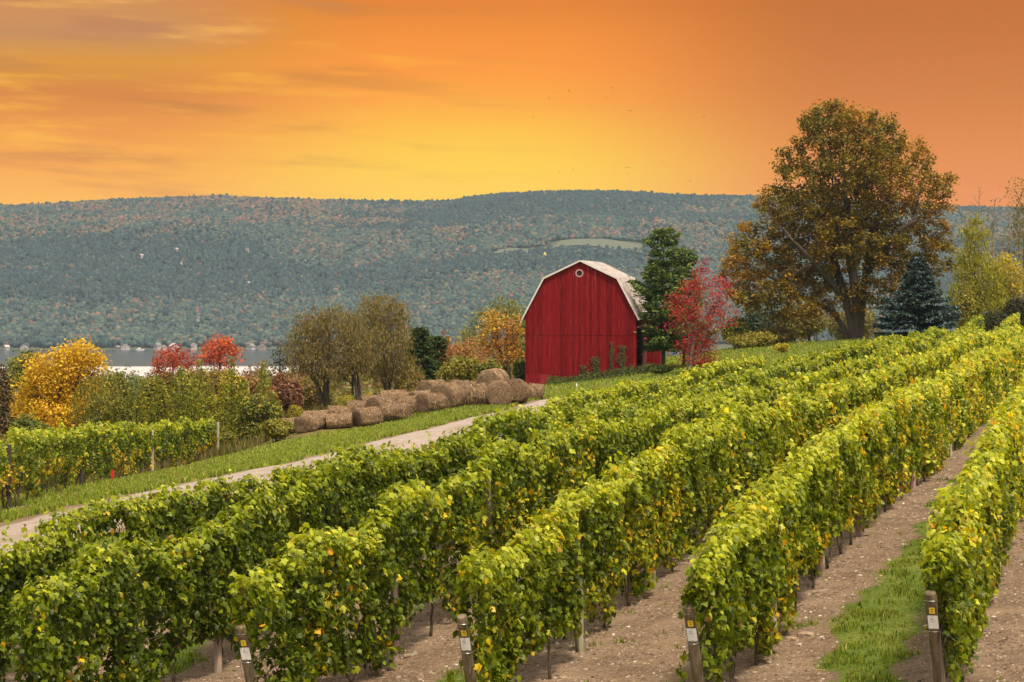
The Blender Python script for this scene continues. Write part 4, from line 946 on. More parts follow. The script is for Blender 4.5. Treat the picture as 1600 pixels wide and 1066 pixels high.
pal5 = np.array([(.15,.13,.04),(.20,.12,.06),(.12,.14,.035),(.28,.14,.09),(.22,.19,.05),(.30,.17,.07)]); pc = pal5[rng.integers(0, 6, len(bx_))]
link('undergrowth', leaves('undergrowth', Q, d+rng.normal(size=d.shape)*.7, rng.uniform(.14, .3, len(i)), pc[i]*(1+rng.normal(size=(len(i), 1))*.16).clip(.5, 1.5), T_OVAL, M_tleaf, None, rng), kind='stuff', label='olive and russet undergrowth running down to the lake', cat='undergrowth')
# ------------------------------------------------------------------ barn
al = math.atan(.139); bz0 = CZ-7.36; borg = Vector((.96, 160.0, bz0))
barn = empty('barn', borg, -al, label='tall red wooden barn with a gambrel roof of pale metal', cat='barn')
W_ = 7.9; Lb = 15.0; XC = W_/2
RED = (.185, .007, .009)
M_red = tint_mat('red_barn_paint', .75, 3.2, .35, .72, 1.22, (6, 6, .35), .08)
# give the paint worn streaks of its own
nt = M_red.node_tree; pr = [n for n in nt.nodes if n.type == 'BSDF_PRINCIPLED'][0]; src = pr.inputs['Base Color'].links[0].from_socket
tcn = N(nt, 'ShaderNodeTexCoord'); st1 = noise(nt, vmul(nt, tcn.outputs['Object'], (9, 9, .5)), 1.6, 6, .7); st2 = noise(nt, vmul(nt, tcn.outputs['Object'], (1, 1, .8)), .9, 3, .5)
sep = N(nt, 'ShaderNodeSeparateXYZ'); nt.links.new(tcn.outputs['Object'], sep.inputs[0])
zone = mathn(nt, 'MULTIPLY', mapr(nt, sep.outputs[2], 5.6, 8.4), mapr(nt, mathn(nt, 'ABSOLUTE', mathn(nt, 'SUBTRACT', sep.outputs[0], XC)), 2.2, .6))
wear = mathn(nt, 'MULTIPLY', mapr(nt, st1, .52, .72), mathn(nt, 'ADD', mathn(nt, 'MULTIPLY', zone, .65), mathn(nt, 'MULTIPLY', mapr(nt, st2, .38, .60), .32)))
nt.links.new(mixc(nt, wear, src, (.36, .10, .085)), pr.inputs['Base Color'])
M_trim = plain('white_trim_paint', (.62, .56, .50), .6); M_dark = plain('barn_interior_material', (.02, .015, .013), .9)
def wtop(x):
    a = abs(x-XC)
    return 9.0-(9.0-7.77)*a/2.6 if a < 2.6 else 7.77-(7.77-4.89)*(a-2.6)/1.55
rng = np.random.default_rng(31); mb = MB(); bw = .21; x = 0.0; split = 3.76
gable_cols = []
while x < W_-.01:
    x2 = min(x+bw*rng.uniform(.9, 1.1), W_); t = rng.uniform(.70, 1.22); c_ = (RED[0]*t, RED[1]*t, RED[2]*t)
    off = rng.uniform(-.006, .006); g_ = .008
    for (za, zb, yo) in ((split+.012, None, -.022), (1.0, split, 0.0)):
        ya, yb = yo-.03+off, yo+.01
        if zb is None:
            zt1, zt2 = wtop(x+g_)-.03, wtop(x2-g_)-.03; xs = [x+g_, x2-g_]
            pl = [(x+g_, ya, za), (x2-g_, ya, za), (x2-g_, ya, zt2), (x+g_, ya, zt1)]
            for kx in (XC, XC-2.6, XC+2.6):
                if x+g_ < kx < x2-g_: pl = [(x+g_, ya, za), (x2-g_, ya, za), (x2-g_, ya, zt2), (kx, ya, wtop(kx)-.03), (x+g_, ya, zt1)]
        else: pl = [(x+g_, ya, za), (x2-g_, ya, za), (x2-g_, ya, zb), (x+g_, ya, zb)]
        if zb is None and x < XC+.27 and x2 > XC-.37:      # leave the round window open behind its ring
            cc = (x+x2)/2-(XC-.07); hw = math.sqrt(max(0, .24**2-cc*cc))
            if hw > .02:
                zc = 8.18; mb.prism([(x+g_,ya,za),(x2-g_,ya,za),(x2-g_,ya,zc-hw),(x+g_,ya,zc-hw)], (0, .04, 0), c_)
                pl = [(x+g_,ya,zc+hw),(x2-g_,ya,zc+hw)]+[p for p in pl if p[2] > zc+hw]
                mb.prism(pl, (0, .04, 0), c_); continue
        mb.prism(pl, (0, yb-ya, 0), c_)
    if x >= 2.0: mb.prism([(x+g_, -.028+off, -1.5), (x2-g_, -.028+off, -1.5), (x2-g_, -.028+off, .995), (x+g_, -.028+off, .995)], (0, .035, 0), tuple(q*rng.uniform(.8, 1.05) for q in c_))
    x = x2
# horizontal boards low on the left, with a paler patch
z = -1.5
while z < .98:
    t = rng.uniform(.78, 1.15); mb.box(0, 1.05, -.03+rng.uniform(-.005, .005), .01, z, z+.15, (RED[0]*t, RED[1]*1.3*t, RED[2]*1.3*t)); mb.box(1.80, 2.0, -.03, .01, z, z+.15, (RED[0]*t, RED[1]*t, RED[2]*t)); z += .158
for i in range(4): mb.box(1.06+i*.185, 1.24+i*.185, -.034, .01, -1.5, .97, (.25, .028, .028))
# backing so that no light shows between boards
mb.prism([(0.02,.012,-1.5),(W_-.02,.012,-1.5),(W_-.02,.012,5.2),(XC+2.55,.012,7.66),(XC,.012,8.85),(XC-2.55,.012,7.66),(.02,.012,5.2)], (0, .05, 0), (.10, .01, .01))
mb.prism([(0.02,Lb,-1.5),(W_-.02,Lb,-1.5),(W_-.02,Lb,5.2),(XC+2.55,Lb,7.66),(XC,Lb,8.85),(XC-2.55,Lb,7.66),(.02,Lb,5.2)], (0, -.05, 0), RED)
# side walls (boards)
y = .03
while y < Lb:
    y2 = min(y+.22, Lb); t = rng.uniform(.85, 1.12); c_ = tuple(q*t for q in RED)
    mb.box(-.0, .03, y+.006, y2-.006, -1.5, 5.2, c_)
    if not (.5 < y < 4.2): mb.box(W_-.03, W_, y+.006, y2-.006, -1.5, 5.2, c_)
    else: mb.box(W_-.03, W_, y+.006, y2-.006, 4.3, 5.2, c_)
    y = y2
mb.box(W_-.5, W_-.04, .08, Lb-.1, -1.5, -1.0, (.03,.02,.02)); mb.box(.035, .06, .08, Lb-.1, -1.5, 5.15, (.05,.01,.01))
wall = mb.build('wall', M_red, barn)
mb = MB(); mb.box(W_+.012, W_+.06, .02, .14, -1.2, 5.0, tuple(q*.8 for q in RED)); mb.box(-.02, -.004+.0, -.05, .0, -1.5, 5.15, RED); mb.build('corner_board', M_red, barn)
# inner walls behind the doorway, coloured near-black to keep the inside dark
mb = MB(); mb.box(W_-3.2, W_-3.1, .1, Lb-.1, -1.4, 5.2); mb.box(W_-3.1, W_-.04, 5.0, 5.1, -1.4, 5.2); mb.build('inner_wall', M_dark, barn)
# round window
mb = MB(); n = 28; cx, cz_ = XC-.07, 8.18
for i in range(n):
    a0, a1 = 6.28318*i/n, 6.28318*(i+1)/n
    mb.prism([(cx+math.cos(a)*r, -.075, cz_+math.sin(a)*r) for a, r in ((a0, .20), (a0, .285), (a1, .285), (a1, .20))], (0, .05, 0))
wn = mb.build('round_window', plain('faded_pink_trim', (.45, .26, .24), .7), barn)
mb = MB(); mb.prism([(cx+math.cos(6.28318*i/n)*.21, -.012, cz_+math.sin(6.28318*i/n)*.21) for i in range(n)], (0, .02, 0)); gl = mb.build('window_pane', M_dark, wn)
# roof: two slopes each side with standing seams and overhang
mroof, nt, out = mat('pale_metal_roof'); tcn = N(nt, 'ShaderNodeTexCoord'); p = N(nt, 'ShaderNodeBsdfPrincipled'); p.inputs['Roughness'].default_value = .38; p.inputs['Metallic'].default_value = .25
n1_ = noise(nt, vmul(nt, tcn.outputs['Object'], (1, .3, 1)), 2.0, 5, .6); nt.links.new(mixc(nt, mapr(nt, n1_, .35, .65), (.48, .42, .39), (.68, .62, .58)), p.inputs['Base Color']); nt.links.new(p.outputs[0], out.inputs[0])
mb = MB(); prof = [(XC-4.17, 4.85), (XC-2.62, 7.79), (XC, 9.04), (XC+2.62, 7.79), (XC+4.17, 4.85)]; y0, y1 = -.22, Lb+.2
for (a, b) in zip(prof[:-1], prof[1:]):
    A_, B_ = Vector((a[0], 0, a[1])), Vector((b[0], 0, b[1])); d = (B_-A_).normalized(); nrm = Vector((-d.z, 0, d.x))
    ph = MB; pl = [A_+nrm*.0, B_+nrm*.0, B_+nrm*.05, A_+nrm*.05]; mb.prism([(q.x, y0, q.z) for q in pl], (0, y1-y0, 0))
    y = y0+.02
    while y < y1:
        pl = [A_+nrm*.052, B_+nrm*.052, B_+nrm*.085, A_+nrm*.085]; mb.prism([(q.x, y, q.z) for q in pl], (0, .03, 0)); y += .42
rf = mb.build('roof', mroof, barn)
mb = MB()
for (a, b) in zip(prof[:-1], prof[1:]):
    A_, B_ = Vector((a[0], 0, a[1])), Vector((b[0], 0, b[1])); d = (B_-A_).normalized(); nrm = Vector((-d.z, 0, d.x))
    pl = [A_-nrm*.03, B_-nrm*.03, B_+nrm*.055, A_+nrm*.055]; mb.prism([(q.x, y0-.03, q.z) for q in pl], (0, .032, 0))
mb.build('rake_trim', M_trim, barn)
# ridge vent knob / lightning rod
mb = MB(); mb.tube([(XC, .6, 9.05), (XC, .6, 9.55)], [.015, .006], 5); mb.tube([(XC, 7, 9.05), (XC, 7, 9.7)], [.015, .006], 5); mb.build('lightning_rod', M_dark, rf)
# sliding door, half open, on a rail
mb = MB(); y = 4.3
while y < 8.0: t = rng.uniform(.9, 1.1); mb.box(W_+.07, W_+.12, y+.005, y+.235, -.95, 4.25, (.42*t, .13*t, .12*t)); y += .24
dr = mb.build('sliding_door', M_red, barn)
mb = MB(); mb.box(W_+.005, W_+.20, .4, 8.3, 4.28, 4.40, (.48, .26, .22)); mb.build('door_rail', M_red, barn)
# lean-to at the far right with a pale roof
lt = mb = MB(); y = 9.0
while y < 14.8: t = rng.uniform(.9, 1.15); mb.box(W_+1.0, W_+1.04, y+.005, y+.225, -1.2, 4.35, tuple(q*t*1.15 for q in RED)); y += .23
x = W_+.02
while x < W_+1.0: t = rng.uniform(.9, 1.15); mb.box(x+.004, min(x+.2, W_+1.0), 8.96, 9.0, -1.2, 4.4+(W_+1-x)*.3, tuple(q*t*1.2 for q in RED)); x += .205
sh = mb.build('side_shed', M_red, barn)
mb = MB(); mb.prism([(W_-.02,8.8,5.0),(W_+1.35,8.8,4.50),(W_+1.35,8.8,4.56),(W_-.02,8.8,5.07)], (0, 6.2, 0)); mb.build('shed_roof', mroof, sh)

def barn_w(x, y, z):  # barn local -> world
    c_, s_ = math.cos(-al), math.sin(-al); return (borg.x+x*c_-y*s_, borg.y+x*s_+y*c_, bz0+z)
# creepers on the wall and weeds along the foot
rng = np.random.default_rng(9)
for lx, hh, wd, lab in [(6.18, 1.9, .12, 'thin creeper climbing the red wall, left of the larger one'), (6.95, 1.55, .26, 'bushier creeper climbing the red wall near the right corner'), (5.05, 1.0, .28, 'dark creeper low on the red wall'), (4.2, .5, .2, 'lowest creeper at the foot of the red wall')]:
    p0 = barn_w(lx, -.09, 0); gb = g1(p0[0], p0[1]); root = empty('creeper', (p0[0], p0[1], gb), -al, label=lab, cat='creeper', group='creepers on the barn wall')
    H = hh+(.6 if lx > 4 else .3); mb = MB(); mb.tube([(rng.normal()*.04, .0, t*H) for t in np.linspace(-.05, .95, 8)], .012, 4); mb.build('stem', M_bark, root)
    k = int(H*wd*900)+60; t = rng.uniform(0, 1, k); Q = np.stack([rng.normal(size=k)*wd*(.35+.5*np.sin(t*7+lx)**2), -np.abs(rng.normal(size=k))*.05, t*H], 1)
    link('leaves', leaves('leaves', Q, np.stack([rng.normal(size=k)*.4, -np.ones(k), .4+rng.normal(size=k)*.3], 1), rng.uniform(.035, .07, k), palette([(.05,.07,.018),(.08,.10,.02),(.12,.07,.02)], [3,2,1], k, rng), T_OVAL, M_tleaf, None, rng), root)
n = 5200; lx = rng.uniform(1.6, 10.5, n); ly = -np.abs(rng.normal(size=n))*.55-.12; hump = .25+.75*fbm(lx*1.1, 3.0, 0, 2)
cw, sw = math.cos(-al), math.sin(-al); wx = borg.x+lx*cw-ly*sw; wy = borg.y+lx*sw+ly*cw
zz = gz(wx, wy)+rng.uniform(0, 1, n)**1.2*hump*np.exp(ly*.8)*.95
Q = np.stack([wx, wy, zz], 1)
link('weeds', leaves('weeds', Q, rng.normal(size=(n, 3))*.6+np.array([0, -.4, .7]), rng.uniform(.04, .09, n), palette([(.06,.085,.02),(.09,.12,.022),(.04,.055,.015),(.13,.14,.03)], [3,3,2,1], n, rng), T_OVAL, M_tleaf, None, rng), kind='stuff', label='dark green weeds along the foot of the red barn wall', cat='weeds')
# little white stake in the grass
sx_, sy_, sz_ = pt(901, 609, 150); mb = MB(); mb.prism([(-.04,-.02,-.1),(.04,-.02,-.1),(.04,-.02,.36),(0,-.02,.42),(-.04,-.02,.36)], (0, .04, 0)); mb.box(-.045,.045,-.026,-.021,.2,.33)
mb.build('marker_stake', M_white, None, (sx_, sy_, g1(sx_, sy_)), label='small white stake in the grass in front of the barn', cat='stake')

# ------------------------------------------------------------------ hay bales
mh_, nt, out = mat('hay_material'); tcn = N(nt, 'ShaderNodeTexCoord'); p = N(nt, 'ShaderNodeBsdfPrincipled'); p.inputs['Roughness'].default_value = .95; p.inputs['Specular IOR Level'].default_value = .1
sep = N(nt, 'ShaderNodeSeparateXYZ'); nt.links.new(tcn.outputs['Object'], sep.inputs[0])
rad = mathn(nt, 'SQRT', mathn(nt, 'ADD', mathn(nt, 'MULTIPLY', sep.outputs[1], sep.outputs[1]), mathn(nt, 'MULTIPLY', sep.outputs[2], sep.outputs[2])))
ang = mathn(nt, 'ARCTAN2', sep.outputs[2], sep.outputs[1])
cvn = N(nt, 'ShaderNodeCombineXYZ'); nt.links.new(mathn(nt, 'MULTIPLY', rad, 26), cvn.inputs[0]); nt.links.new(mathn(nt, 'MULTIPLY', ang, 1.6), cvn.inputs[1]); nt.links.new(mathn(nt, 'MULTIPLY', sep.outputs[0], 14), cvn.inputs[2])
nn = noise(nt, cvn.outputs[0], 1.1, 5, .65); n2_ = noise(nt, tcn.outputs['Object'], 2.3, 4, .6); n3_ = noise(nt, tcn.outputs['Object'], 30, 3, .7)
at = N(nt, 'ShaderNodeAttribute', attribute_name='tint')
c_ = mixc(nt, mapr(nt, nn, .35, .65), (.05, .029, .016), (.34, .22, .125)); c_ = mixc(nt, mapr(nt, n2_, .4, .65, 0, .6), c_, (.19, .125, .085)); c_ = mixc(nt, mapr(nt, n3_, .55, .75, 0, .6), c_, (.42, .29, .17))
c_ = mixc(nt, 1, c_, at.outputs['Color'], 'MULTIPLY')
nt.links.new(c_, p.inputs['Base Color']); nt.links.new(bump(nt, mathn(nt, 'ADD', mathn(nt, 'MULTIPLY', nn, .7), mathn(nt, 'MULTIPLY', n3_, .3)), 1.0, .09), p.inputs['Normal']); nt.links.new(p.outputs[0], out.inputs[0])
M_hay = mh_; M_straw = leaf_mat('straw_material', .1, .8, .1)
def bale(px, py, Z, dia, length, yaw, lab, squash=.9, lift=0, tilt=0.0, seed=0, tone=1.0):
    """px,py = picture centre; axis along local x; yaw 90deg = round face towards the road"""
    rng = np.random.default_rng(seed+int(px*3+py)); R = dia/2; x = (px-800)/F*Z; gb = g1(x, Z); nu, nr = 40, 0
    prof = [(-.5, .0), (-.5, .35), (-.5, .7), (-.49, .90), (-.455, .985), (-.36, 1.0), (-.2, 1.0), (0, .99), (.2, 1.0), (.36, 1.0), (.455, .985), (.49, .90), (.5, .7), (.5, .35), (.5, 0)]
    vs = []; fs = []; cs = []
    for i, (a, r) in enumerate(prof):
        for k in range(nu):
            t = 6.28318*k/nu; nz = 1+.13*(vnoise(math.cos(t)*2.2+seed, math.sin(t)*2.2, a*3+px)-.5)*2+.03*rng.normal()*(r > .5)
            rr = R*r*nz; yy, zz = math.cos(t)*rr, math.sin(t)*rr*squash
            if zz < -R*squash*.86: zz = -R*squash*.86-(.0)
            sag = 1+.10*max(0, -math.sin(t)); vs.append((a*length+ (.04*(vnoise(yy*3, zz*3, px)-.5) if r < .95 else 0), yy*sag, zz))
    for i in range(len(prof)-1):
        for k in range(nu): fs.append((i*nu+k, (i+1)*nu+k, (i+1)*nu+(k+1) % nu, i*nu+(k+1) % nu))
    mb = MB(); mb.add(vs, fs, (tone*rng.uniform(.85, 1.12),)*3)
    root = mb.build('hay_bale', M_hay, None, (x, Z, (gb+R*squash*.83 if not lift else gb+lift+R*squash*.83)), smooth=True, label=lab, cat='hay bale', group='round hay bales in the pile')
    root.rotation_euler = (tilt, rng.normal()*.07, math.radians(yaw)+rng.normal()*.15); root.location.z -= .06*rng.uniform(); sc_ = .94*rng.uniform(.9, 1.06); root.scale = (sc_, sc_, sc_)
    # loose straw sticking out
    n = 520; side = rng.uniform(size=n) < .88; t = rng.uniform(-.6, 3.7, n); a = rng.uniform(-.5, .5, n)*length; rr = R*np.ones(n)
    a = np.where(side, a, np.sign(a)*length*.5); rr = np.where(side, rr, R*np.sqrt(rng.uniform(0, 1, n)))
    Q = np.stack([a, np.cos(t)*rr, np.sin(t)*rr*squash], 1); Nn = np.where(side[:, None], np.stack([0*t, np.cos(t), np.sin(t)], 1), np.stack([np.sign(a), 0*t, 0*t], 1))+rng.normal(size=(n, 3))*.5
    U = np.stack([rng.normal(size=n)*.3, -np.sin(t), np.cos(t)], 1)
    link('loose_straw', leaves('loose_straw', Q, Nn, rng.uniform(.06, .15, n), palette([(.30,.19,.11),(.40,.28,.17),(.18,.11,.06)], [2,2,1], n, rng), (T_SLIM[0]*np.array([.8,1,1]), T_SLIM[1]), M_straw, U, rng), root)
BL = [
 (484,662,117,1.5,1.35,60,'half-round flattened bale at the front left of the pile',.62),
 (530,660,117,1.55,1.5,20,'second front bale from the left, sagging and dark at its left end',.62),
 (573,655,117.5,1.55,1.35,35,'third front bale from the left, darkest face',.72),
 (620,650,118,1.5,1.5,-12,'fourth front bale from the left, pale and boxy',.70),
 (643,640,119.5,1.5,1.3,-35,'rounded bale just behind the boxy pale front bale',.78),
 (674,630,119,1.6,1.5,40,'collapsed leaning bale with a dark hollow side',.78),
 (700,617,120,1.75,1.3,65,'large tilted bale in the middle with a curved top edge',.95),
 (738,616,121,1.5,1.5,5,'bale seen from its long side, left of the round-faced bale',.95),
 (779,613,121,1.55,1.35,86,'bale whose full round spiral face looks at the road',.97),
 (807,608,122,1.55,1.0,55,'bale standing right behind the round-faced bale',.98),
 (676,603,125,1.6,1.4,50,'high rounded bale at the left of the upper group',.95),
 (716,600,125.5,1.5,1.4,30,'bale at the back between the tilted and long-sided bales',.95),
 (742,598,126,1.4,1.3,15,'small back bale peeking over the long-sided bale',.92),
 (458,652,120,1.5,1.4,15,'leftmost bale of the pile, half hidden in weeds',.66),
 (495,645,121,1.5,1.5,5,'low bale behind the front left bale',.66),
 (530,643,121.5,1.5,1.4,-10,'low bale behind the second front bale',.68),
 (560,641,122,1.5,1.4,20,'low bale behind the third front bale',.70),
 (596,639,121,1.5,1.4,40,'dark bale behind the gap between third and fourth front bales',.74),
 (583,626,126,1.5,1.5,0,'bale at the back left of the upper row under the willow',.72),
 (615,622,128,1.6,1.5,-8,'topmost flat bale of the back row',.72),
 (632,628,125,1.5,1.5,-15,'pale bale of the back row right of the topmost one',.72),
 (660,634,123,1.4,1.3,20,'small bale between the back row and the leaning bale',.72),
 (822,618,125,1.0,.8,25,'smallest bale remnant by the barn corner',.85),
 (838,614,126,1.15,.95,-15,'square-cut bale remnant at the right end of the pile',.92)]
for i, b in enumerate(BL): bale(*b[:7], squash=b[7], seed=i, tone=1.0)
bale(770, 589, 123.6, 1.65, 1.35, 70, 'biggest bale lying on top behind the round-faced bale', .86, lift=.62, seed=40, tone=1.15)
# ------------------------------------------------------------------ lake and far hill
LAKE = CZ-65.0; ZS = 2230.0
mw, nt, out = mat('lake_water'); geo = N(nt, 'ShaderNodeNewGeometry'); p = N(nt, 'ShaderNodeBsdfPrincipled'); sep = N(nt, 'ShaderNodeSeparateXYZ'); nt.links.new(geo.outputs['Position'], sep.inputs[0])
p.inputs['Base Color'].default_value = (.03, .05, .055, 1); p.inputs['IOR'].default_value = 1.33
wob = noise(nt, vmul(nt, geo.outputs['Position'], (.0025, .012, 1)), 1.0, 3)
calm = mapr(nt, mathn(nt, 'ADD', sep.outputs[1], mathn(nt, 'MULTIPLY', wob, 90)), ZS-420, ZS-385)          # ruffled by wind near us, calm under the far shore
nt.links.new(mapr(nt, calm, 0, 1, .55, .2, False), p.inputs['Roughness']); nt.links.new(mapr(nt, calm, 0, 1, .9, 0, False), p.inputs['Metallic']); nt.links.new(mixc(nt, calm, (.80, .73, .68), (.03, .05, .055)), p.inputs['Base Color'])  # pale metallic colour paints sky glare into the ruffled part
wv = noise(nt, vmul(nt, geo.outputs['Position'], (.12, .5, 1)), 1.0, 4); bn = N(nt, 'ShaderNodeBump'); bn.inputs['Distance'].default_value = 3.0; nt.links.new(mapr(nt, calm, 0, 1, 1.0, .05, False), bn.inputs['Strength']); nt.links.new(wv, bn.inputs['Height']); nt.links.new(bn.outputs[0], p.inputs['Normal'])
nt.links.new(p.outputs[0], out.inputs[0])
me = tri_mesh('lake', np.array([(-5000, 780, LAKE), (5000, 780, LAKE), (5000, 2600, LAKE), (-5000, 2600, LAKE)], float), np.array([(0, 1, 2, 3)]), None, mw)
link('lake', me, kind='structure')
# skyline as (picture x, y) -> height at ZC
ZC = 3350.
SK = np.array([(-900,330),(-300,326),(0,320),(60,317),(110,313),(170,309),(230,306),(340,303),(400,306),(450,307),(560,309),(640,311),(700,311),(740,304),(800,300),(900,298),(1000,299),(1040,303),(1100,305),(1170,306),(1300,311),(1450,319),(1600,322),(2500,335)], float)
def hill_h(x, y):
    px = 800+F*x/ZC; cr = CZ-(np.interp(px, SK[:, 0], SK[:, 1])-EYE)/F*ZC-7.5
    t = np.clip((y-ZS+35*np.sin(x/190.)+18*np.sin(x/71.+1))/(ZC-ZS), -.2, 1.6)
    f = np.interp(t, [-.2, 0, .02, .25, .45, .7, .88, 1.0, 1.6], [-.05, 0, .02, .24, .47, .74, .92, 1.0, .97])
    und = (fbm(x/260., y/200., 5, 4)-.5)*2
    fold = (fbm(x/420.+y/900., y/160., 9, 3)-.5)*2
    return LAKE+f*(cr-LAKE)+np.clip(t*6, 0, 1)*np.clip((1.02-t)*3, 0, 1)*(und*10+fold*9)
hx = np.arange(-1900, 1900.1, 22.); hy = np.concatenate([np.arange(ZS-120, ZC+60, 18.), np.arange(ZC+60, ZC+1200, 90.)]); X, Y = np.meshgrid(hx, hy); Z = hill_h(X, Y)
nx, ny = len(hx), len(hy); idx = (np.arange(ny-1)[:, None]*nx+np.arange(nx-1)[None]).ravel(); Q = np.stack([idx, idx+1, idx+nx+1, idx+nx], 1)
me = tri_mesh('far_hill', np.stack([X.ravel(), Y.ravel(), Z.ravel()], 1), Q, None, plain('forest_floor_material', (.075, .085, .04), .95, 0, .3, .02, .1), True)
link('far_hill', me, kind='structure')
# fields cut in the wood (x0,x1 px ; y px range at depth) -> drawn as meadow sheets on the slope
def hill_pt(px, py):
    lo, hi = ZS-30, ZC+20
    zs = np.linspace(lo, hi, 700); xs = (px-800)/F*zs; zz = CZ-(py-EYE)/F*zs; hh = hill_h(xs, zs); k = np.argmax(hh >= zz)
    return xs[k], zs[k], hh[k]
M_field = plain('pale_field_material', (.115, .125, .075), .95, 0, .2, .02, .05)
fields = []
for i, (x0, x1, ya, yb) in enumerate([(868, 1000, 383, 383), (775, 850, 394, 394)]):
    a = hill_pt((x0+x1)/2, ya); b = hill_pt((x0+x1)/2, yb); ym, yM = a[1]-22+8*i, a[1]+22-8*i; xm, xM = (x0-800)/F*(ym+yM)/2, (x1-800)/F*(ym+yM)/2
    fields.append((xm, xM, ym, yM)); nxx, nyy = 14, 8; U, V = np.meshgrid(np.linspace(0, 1, nxx), np.linspace(0, 1, nyy)); XX = xm+(xM-xm)*U+(yM-ym)*.3*(V-.5); YY = ym+(yM-ym)*V+12*np.sin(U*5+i); ZZ = hill_h(XX, YY)+1.6
    ii = (np.arange(nyy-1)[:, None]*nxx+np.arange(nxx-1)[None]).ravel(); link('hill_field', tri_mesh('hill_field', np.stack([XX.ravel(), YY.ravel(), ZZ.ravel()], 1), np.stack([ii, ii+1, ii+nxx+1, ii+nxx], 1), None, M_field, True), kind='structure')
# forest: tens of thousands of small tree crowns, one mass
rng = np.random.default_rng(21)
phi = (1+5**.5)/2; ico = unit(np.array([(-1,phi,0),(1,phi,0),(-1,-phi,0),(1,-phi,0),(0,-1,phi),(0,1,phi),(0,-1,-phi),(0,1,-phi),(phi,0,-1),(phi,0,1),(-phi,0,-1),(-phi,0,1)], float))
icf = np.array([(0,11,5),(0,5,1),(0,1,7),(0,7,10),(0,10,11),(1,5,9),(5,11,4),(11,10,2),(10,7,6),(7,1,8),(3,9,4),(3,4,2),(3,2,6),(3,6,8),(3,8,9),(4,9,5),(2,4,11),(6,2,10),(8,6,7),(9,8,1)])
def subdiv(v, f):
    v = list(map(tuple, v)); mid = {}; nf = []
    def m(a, b):
        k = (min(a, b), max(a, b))
        if k not in mid: v.append(tuple(unit((np.array(v[a])+np.array(v[b]))/2))); mid[k] = len(v)-1
        return mid[k]
    for a, b, c in f: ab, bc, ca = m(a, b), m(b, c), m(c, a); nf += [(a, ab, ca), (b, bc, ab), (c, ca, bc), (ab, bc, ca)]
    return np.array(v), np.array(nf)
n = 150000; t = rng.uniform(0, 1, n)**.9; y = ZS+8+t*(ZC+60-ZS); x = rng.uniform(-1, 1, n)*(y*.2286+130)
for f_ in fields: k = ~((x > f_[0]-6) & (x < f_[1]+6) & (y > f_[2]-10) & (y < f_[3]+6)); x, y = x[k], y[k]
n = len(x); z = hill_h(x, y); k = z > LAKE+1.2; x, y, z = x[k], y[k], z[k]; n = len(x)
band = fbm(x/150., y/90., 3, 4); band2 = fbm(x/500., y/160., 13, 3); tt = (y-ZS)/(ZC-ZS)
dead = np.clip(sstep(.48, .66, band+.10*tt+.12*(rng.uniform(size=n)-.5)), 0, 1)
patch_ = sstep(.50, .62, fbm(x/38., y/70., 17, 3)+.10*(tt-.4)); dec = rng.uniform(size=n) < (.05+.35*dead+.42*patch_)*(.4+.75*sstep(.1, .8, tt))
tint = palette([(.062,.092,.080),(.080,.112,.086),(.050,.076,.072),(.10,.125,.088)], [4,3,3,1.5], n, rng, .12)  # blue-grey cast of distant haze painted into the crown tints
tint[dec] = palette([(.16,.10,.075),(.145,.10,.075),(.17,.13,.08),(.14,.12,.07),(.22,.09,.07)], [3,3,2,4,.8], dec.sum(), rng, .2)
con = rng.uniform(size=n) < .6*sstep(.52, .28, band2+.25*(fbm(x/60., y/40., 1, 3)-.5))+.08; tint[con] = palette([(.038,.060,.060),(.046,.070,.066)], [1,1], con.sum(), rng, .15)
yel_ = rng.uniform(size=n) < .0002; tint[yel_] = palette([(.42,.30,.06),(.40,.14,.06)], [1,1], yel_.sum(), rng)
S = rng.uniform(1.7, 3.5, n)*(1-.15*con); hs = np.where(con, rng.uniform(1.3, 1.9, n), rng.uniform(.8, 1.15, n))
v0, f0 = subdiv(ico, icf); kk = len(v0)
near = y < ZS+140
def crowns(sel, v0, f0, nm):
    m_ = sel.sum(); V = v0[None]*(1+rng.normal(size=(m_, len(v0), 1))*.16); V = V*np.stack([S[sel], S[sel], S[sel]*hs[sel]], 1)[:, None]
    V = V+np.stack([x[sel], y[sel], z[sel]+S[sel]*hs[sel]*.75+1.0], 1)[:, None]; T = f0[None]+(np.arange(m_)*len(v0))[:, None, None]
    tv = np.repeat(tint[sel], len(v0), 0)*(1+rng.normal(size=(m_*len(v0), 1))*.12)
    return V.reshape(-1, 3), T.reshape(-1, 3), np.clip(tv, .005, .9)
Va, Ta, Ca = crowns(near, v0, f0, ''); Vb, Tb, Cb = crowns(~near, ico, icf, '')
M_forest = tint_mat('forest_crown_material', .95, .5, .3, .85, 1.15, (1, 1, 1), .1)
link('forest', tri_mesh('forest', np.concatenate([Va, Vb]), np.concatenate([Ta, Tb+len(Va)]), np.concatenate([Ca, Cb]), M_forest, True), kind='stuff', label='autumn forest covering the far hill above the lake', cat='forest')

